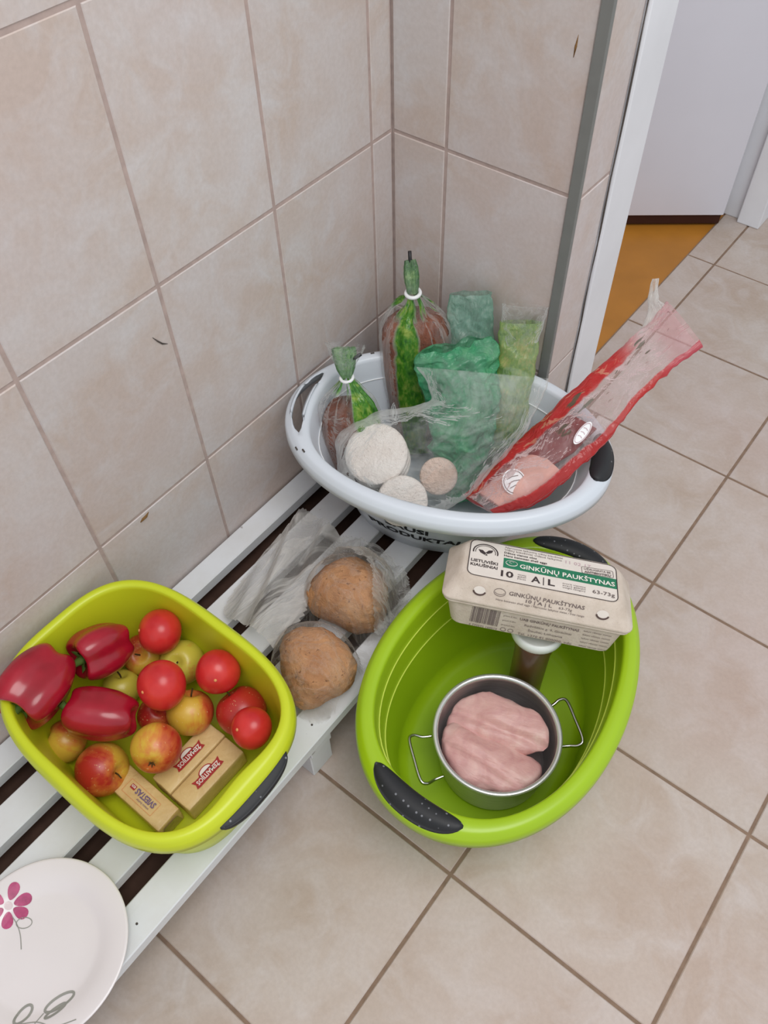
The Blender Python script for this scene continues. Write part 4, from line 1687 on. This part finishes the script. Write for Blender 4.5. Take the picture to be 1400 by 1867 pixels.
tube_obj('tail', [vv(.092, -.222, .386), vv(.098, -.218, .391), vv(.104, -.213, .397)], 0.0028, M['black_tape'], b, 8)

spine_loft('bag_end', [(vv(.088, -.230, .372), .010, .008, 1, .002), (vv(.082, -.222, .390), .022, .014, 1, .005), (vv(.078, -.215, .404), .028, .016, 1, .008)], M['film_wisp'], b, 48, 26, 0.004, 45, 9.0, 9, False)

# teal bag and yellow green bag at the back
b = thing('bread_bag', 'pale teal printed plastic bag standing at the back of the grey basin', 'bag', (0, 0, 0))
ribbon_bag('bag', [(.185, -.105, .15), (.178, -.085, .25), (.168, -.068, .33), (.150, -.056, .385), (.148, -.052, .425)], [(.236, -.075, .15), (.235, -.048, .25), (.222, -.030, .33), (.205, -.022, .385), (.200, -.020, .432)], (.014, .02, .02, .014, .006), M['film_teal'], b, 64, 90, .008, 26, 1.4, eps=0.002)
b = thing('bread_bag', 'yellow green printed plastic bag standing beside the doorway end of the grey basin', 'bag', (0, 0, 0))
ribbon_bag('bag', [(.262, -.110, .15), (.258, -.085, .24), (.248, -.062, .31), (.236, -.045, .37), (.232, -.038, .405)], [(.305, -.090, .15), (.308, -.062, .24), (.298, -.042, .33), (.286, -.016, .38), (.284, -.008, .410)], (.014, .02, .02, .014, .006), M['film_yellow'], b, 64, 90, .008, 26, 2.4, eps=0.002)
ribbon_bag('clear_top', [(.236, -.045, .37), (.232, -.038, .40), (.224, -.030, .43)], [(.286, -.016, .38), (.286, -.008, .41), (.288, -.002, .435)], (.013, .009, .006), M['film_clear'], b, 40, 30, .005, 24, 2.9, 1.0, (False, False))
# emerald bag
b = thing('plastic_bag', 'crumpled emerald green plastic bag in the middle of the grey basin', 'bag', (0, 0, 0))
ribbon_bag('bag', [(.236, -.190, .150), (.222, -.180, .21), (.197, -.166, .265), (.176, -.148, .31), (.158, -.140, .355), (.160, -.136, .375)], [(.296, -.142, .150), (.290, -.132, .21), (.276, -.112, .27), (.258, -.080, .32), (.238, -.056, .365), (.228, -.052, .385)], (.020, .030, .032, .030, .022, .008), M['film_emerald'], b, 120, 170, .022, 21, 3.4, eps=0.0015)
# dark green packet
b = thing('snack_packet', 'small dark green packet wedged beside the red printed bag', 'packet', (0, 0, 0))
ribbon_bag('packet', [(.280, -.150, .165), (.298, -.156, .230), (.304, -.158, .280)], [(.318, -.105, .165), (.334, -.112, .235), (.338, -.114, .288)], (.010, .016, .005), M['film_dgreen'], b, 40, 40, .004, 30, 4.4, 1.0, (True, True))

# rice cakes in clear bag
def rice_cake(loc, axis, r, h, mat, label, seed):
    o = thing('rice_cake', label, 'rice cake', loc, 'rice cakes in the clear bag', aim(axis))

    def fn(a, t):
        x = sin(a) ** 0.35
        z = cos(a)
        zz = abs(z) ** 0.5 * (1 if z > 0 else -1)
        p = Vector((r * x * cos(t), r * x * sin(t), h * zz))
        n = noise.cell(p * 230 + Vector((seed, 0, 0))) * 0.4 + fbm(p + Vector((seed, 0, 0)), 150, 2)
        return p * (1 + 0.006 * n) + Vector((0, 0, 0.0009 * n * (1 if z > 0 else -1)))
    V, F = sphere_grid(fn, 72, 44)
    mesh_obj('cake', V, F, mat, o)


ax1 = Vector((0.18, -0.42, 0.88))
c1 = Vector((0.1745, -0.270, 0.277))
for k in range(3):
    rice_cake(tuple(c1 - ax1.normalized() * 0.0185 * k), ax1, 0.0475, 0.0088, M['rice'], ('round white rice cake on top of the stack in the clear bag', 'round white rice cake second in the stack in the clear bag', 'round white rice cake lowest in the stack in the clear bag')[k], k * 3.0)
rice_cake((0.2445, -0.298, 0.246), (0.55, -0.45, 0.72), 0.038, 0.0085, M['rice'], 'tilted white rice cake against the front wall of the grey basin', 9.0)
rice_cake((0.256, -0.222, 0.240), (0.35, -0.6, 0.7), 0.029, 0.0085, M['rice2'], 'small beige rice cake seen through the clear bag', 12.0)
b = thing('clear_bag', 'clear plastic bag around the rice cakes with its open mouth upward', 'bag', (0, 0, 0))
ribbon_bag('bag', [(.130, -.305, .235), (.112, -.272, .285), (.143, -.235, .315), (.190, -.209, .335), (.213, -.181, .345), (.181, -.177, .388)], [(.200, -.333, .245), (.287, -.308, .258), (.324, -.265, .275), (.340, -.207, .310), (.352, -.147, .345), (.342, -.082, .385)], (.030, .052, .050, .040, .030, .016), M['film_mouth'], b, 110, 160, .009, 17, 5.5, 1.0, (True, False), eps=0.006)

# red printed long bag
b = thing('long_bag', 'long clear bag with red print and flowers sticking out over the basin rim', 'bag', (0, 0, 0))
ribbon_bag('bag', [(.311, -.236, .246), (.326, -.184, .275), (.351, -.125, .32), (.379, -.048, .37), (.406, .033, .41), (.424, .088, .45)], [(.374, -.250, .268), (.417, -.220, .296), (.441, -.172, .331), (.459, -.106, .360), (.472, -.019, .400), (.500, .053, .433)], (.010, .022, .020, .014, .011, .012), M['film_red'], b, 96, 150, .007, 22, 6.6, 1.0, (True, False), eps=0.003)
ribbon_bag('torn_tip', [(.411, .045, .416), (.409, .062, .438), (.403, .066, .460), (.397, .079, .484)], [(.428, .070, .430), (.425, .084, .447), (.415, .074, .463), (.404, .083, .486)], (.004, .004, .003, .002), M['film_milky'], b, 24, 24, .003, 40, 9.1, 1.0, (False, False))
ribbon_bag('product', [(.326, -.222, .252), (.345, -.188, .275), (.364, -.140, .305)], [(.372, -.236, .268), (.404, -.206, .290), (.424, -.166, .318)], (.008, .013, .008), M['pink_card'], b, 40, 40, .002, 20, 7.7, 0.9, (True, True))

ribbon_bag('product', [(.352, -.150, .296), (.366, -.120, .318), (.378, -.085, .343)], [(.405, -.168, .312), (.425, -.138, .334), (.436, -.100, .356)], (.006, .009, .004), M['dark_product'], b, 40, 30, .002, 20, 8.7, 0.9, (True, True))
vd = Vector((0.39, -0.47, 0.79)).normalized()
vr = Vector((0.786, 0.618, -0.02)).normalized()
vu = vd.cross(vr)
for nm, cen, rx, ry, an, inkc in (('round_label', Vector((.375, -.206, .297)), 0.017, 0.019, 20, 'print_mid'), ('oval_label', Vector((.428, -.128, .366)), 0.007, 0.019, -38, 'print_pink')):
    ca, sa = cos(radians(an)), sin(radians(an))
    mp = lambda d: (lambda v: cen + vd * d + vr * (v.x * ca - v.y * sa) + vu * (v.x * sa + v.y * ca))
    ring = [(rx * cos(2 * pi * k / 28), ry * sin(2 * pi * k / 28)) for k in range(28)]
    a = Acc()
    fan(a, ring, (0, 0), 1)
    a.build(nm, M['clip'], b, mp(0.0))
    a = Acc()
    a.ring([(x * 0.86, y * 0.86) for x, y in ring], 0.0010)
    for yy in (-0.35, 0.0, 0.35):
        a.line([(-rx * 0.5, ry * yy), (0, ry * (yy + 0.08)), (rx * 0.5, ry * yy)], 0.0010)
    a.build('label_print', M[inkc], b, mp(0.0005))

# bread pieces in a milky bag on the bench
def bread_piece(loc, rx, ry, rz, rot, label, seed):
    o = thing('bread_piece', label, 'bread', loc, 'bread in the milky bag', (0, 0, rot))

    def fn(a, t):
        e = 0.75
        x = abs(cos(t)) ** e * (1 if cos(t) > 0 else -1)
        y = abs(sin(t)) ** e * (1 if sin(t) > 0 else -1)
        s = sin(a) ** 0.7
        p = Vector((rx * s * x * (1 - 0.22 * s * y), ry * s * y, rz * cos(a)))
        if p.z < -0.6 * rz:
            p.z = -0.6 * rz + (p.z + 0.6 * rz) * 0.1
        n = fbm(p + Vector((seed, 0, 0)), 24, 3)
        m = fbm(p + Vector((0, seed, 0)), 170, 3)
        return p * (1 + 0.09 * n + 0.018 * m)
    V, F = sphere_grid(fn, 110, 70)
    mesh_obj('crust', V, F, M['bread'], o)
    return o


bread_piece((0.279, -0.548, BZ + 0.030), 0.050, 0.056, 0.044, radians(70), 'piece of brown bread beside the green fruit basin', 1.0)
bread_piece((0.246, -0.428, BZ + 0.033), 0.058, 0.050, 0.050, radians(20), 'piece of brown bread in the bag nearer the grey basin', 7.0)

b = thing('plastic_bag', 'milky translucent plastic bag draped over two bread pieces on the bench', 'bag', (0, 0, 0))


def drape(name, outline, hfun, mat, parent, res=0.0035, seed=0.0, amp=0.006):
    xs = [p[0] for p in outline]
    ys = [p[1] for p in outline]
    out = catmull([(p[0], p[1], 0) for p in outline], 140, True)

    def inside(x, y):
        r = False
        j = len(out) - 1
        for i in range(len(out)):
            if (out[i].y > y) != (out[j].y > y) and x < (out[j].x - out[i].x) * (y - out[i].y) / (out[j].y - out[i].y) + out[i].x:
                r = not r
            j = i
        return r
    nx = int((max(xs) - min(xs)) / res) + 2
    ny = int((max(ys) - min(ys)) / res) + 2
    idx = {}
    V, UV, F = [], [], []
    for i in range(nx):
        for j in range(ny):
            x, y = min(xs) + i * res, min(ys) + j * res
            if inside(x, y):
                idx[i, j] = len(V)
                h = hfun(x, y)
                p = Vector((x, y, h))
                w = ridge(p + Vector((seed, seed, 0)), 20, 3) * amp
                V.append(p + Vector((0, 0, max(w, -0.002 if h < BZ + 0.006 else -0.5))))
                UV.append((i / nx, j / ny))
    for (i, j) in idx:
        if (i + 1, j) in idx and (i, j + 1) in idx and (i + 1, j + 1) in idx:
            F.append((idx[i, j], idx[i + 1, j], idx[i + 1, j + 1], idx[i, j + 1]))
    return mesh_obj(name, V, F, mat, parent, True, UV)


def bread_top(x, y):
    h = BZ + 0.004
    for cx, cy, rx, ry, rz, an in ((0.279, -0.548, 0.055, 0.061, 0.081, radians(70)), (0.246, -0.428, 0.063, 0.056, 0.091, radians(20))):
        dx, dy = x - cx, y - cy
        u = (dx * cos(an) + dy * sin(an)) / rx
        v = (-dx * sin(an) + dy * cos(an)) / ry
        q = u * u + v * v
        h = max(h, BZ + rz * max(0.0, 1 - (q / 1.35) ** 1.6) ** 0.5)
    return h


def fold_h(x, y):
    e = (x - 0.150) * 0.93 + (y + 0.46) * 0.37
    w = 0.5 + 0.5 * noise.noise(Vector((e * 38, y * 5, 0.3)))
    w2 = 0.5 + 0.5 * noise.noise(Vector((e * 150, y * 14, 4.3)))
    up = math.exp(-(e / 0.055) ** 2)
    return max(bread_top(x, y) + 0.004, BZ + 0.006 + up * (0.016 + 0.060 * w + 0.010 * w2))


drape('film', [(0.180, -0.400), (0.187, -0.348), (0.237, -0.345), (0.290, -0.358), (0.322, -0.390), (0.330, -0.440), (0.334, -0.500), (0.343, -0.550), (0.334, -0.605), (0.285, -0.616), (0.225, -0.600), (0.200, -0.52)], bread_top, M['film_thin'], b, 0.003, 3.0, 0.004)
drape('open_end', [(0.100, -0.556), (0.084, -0.452), (0.100, -0.362), (0.145, -0.350), (0.178, -0.352), (0.196, -0.400), (0.206, -0.460), (0.222, -0.520), (0.230, -0.572), (0.159, -0.566)], fold_h, M['film_milky'], b, 0.003, 8.0, 0.004)


def side_h(x, y):
    w = 0.5 + 0.5 * noise.noise(Vector((x * 45 - y * 22, y * 9 + x * 20, 1.7)))
    w2 = 0.5 + 0.5 * noise.noise(Vector((x * 90 + 3, y * 80, 6.7)))
    return max(bread_top(x, y), BZ + 0.022) + 0.004 + 0.022 * w + 0.006 * w2


drape('crumpled_side', [(0.170, -0.395), (0.176, -0.350), (0.230, -0.338), (0.292, -0.350), (0.328, -0.385), (0.334, -0.430), (0.322, -0.462), (0.298, -0.440), (0.268, -0.408), (0.215, -0.402)], side_h, M['film_side'], b, 0.0028, 11.0, 0.008)
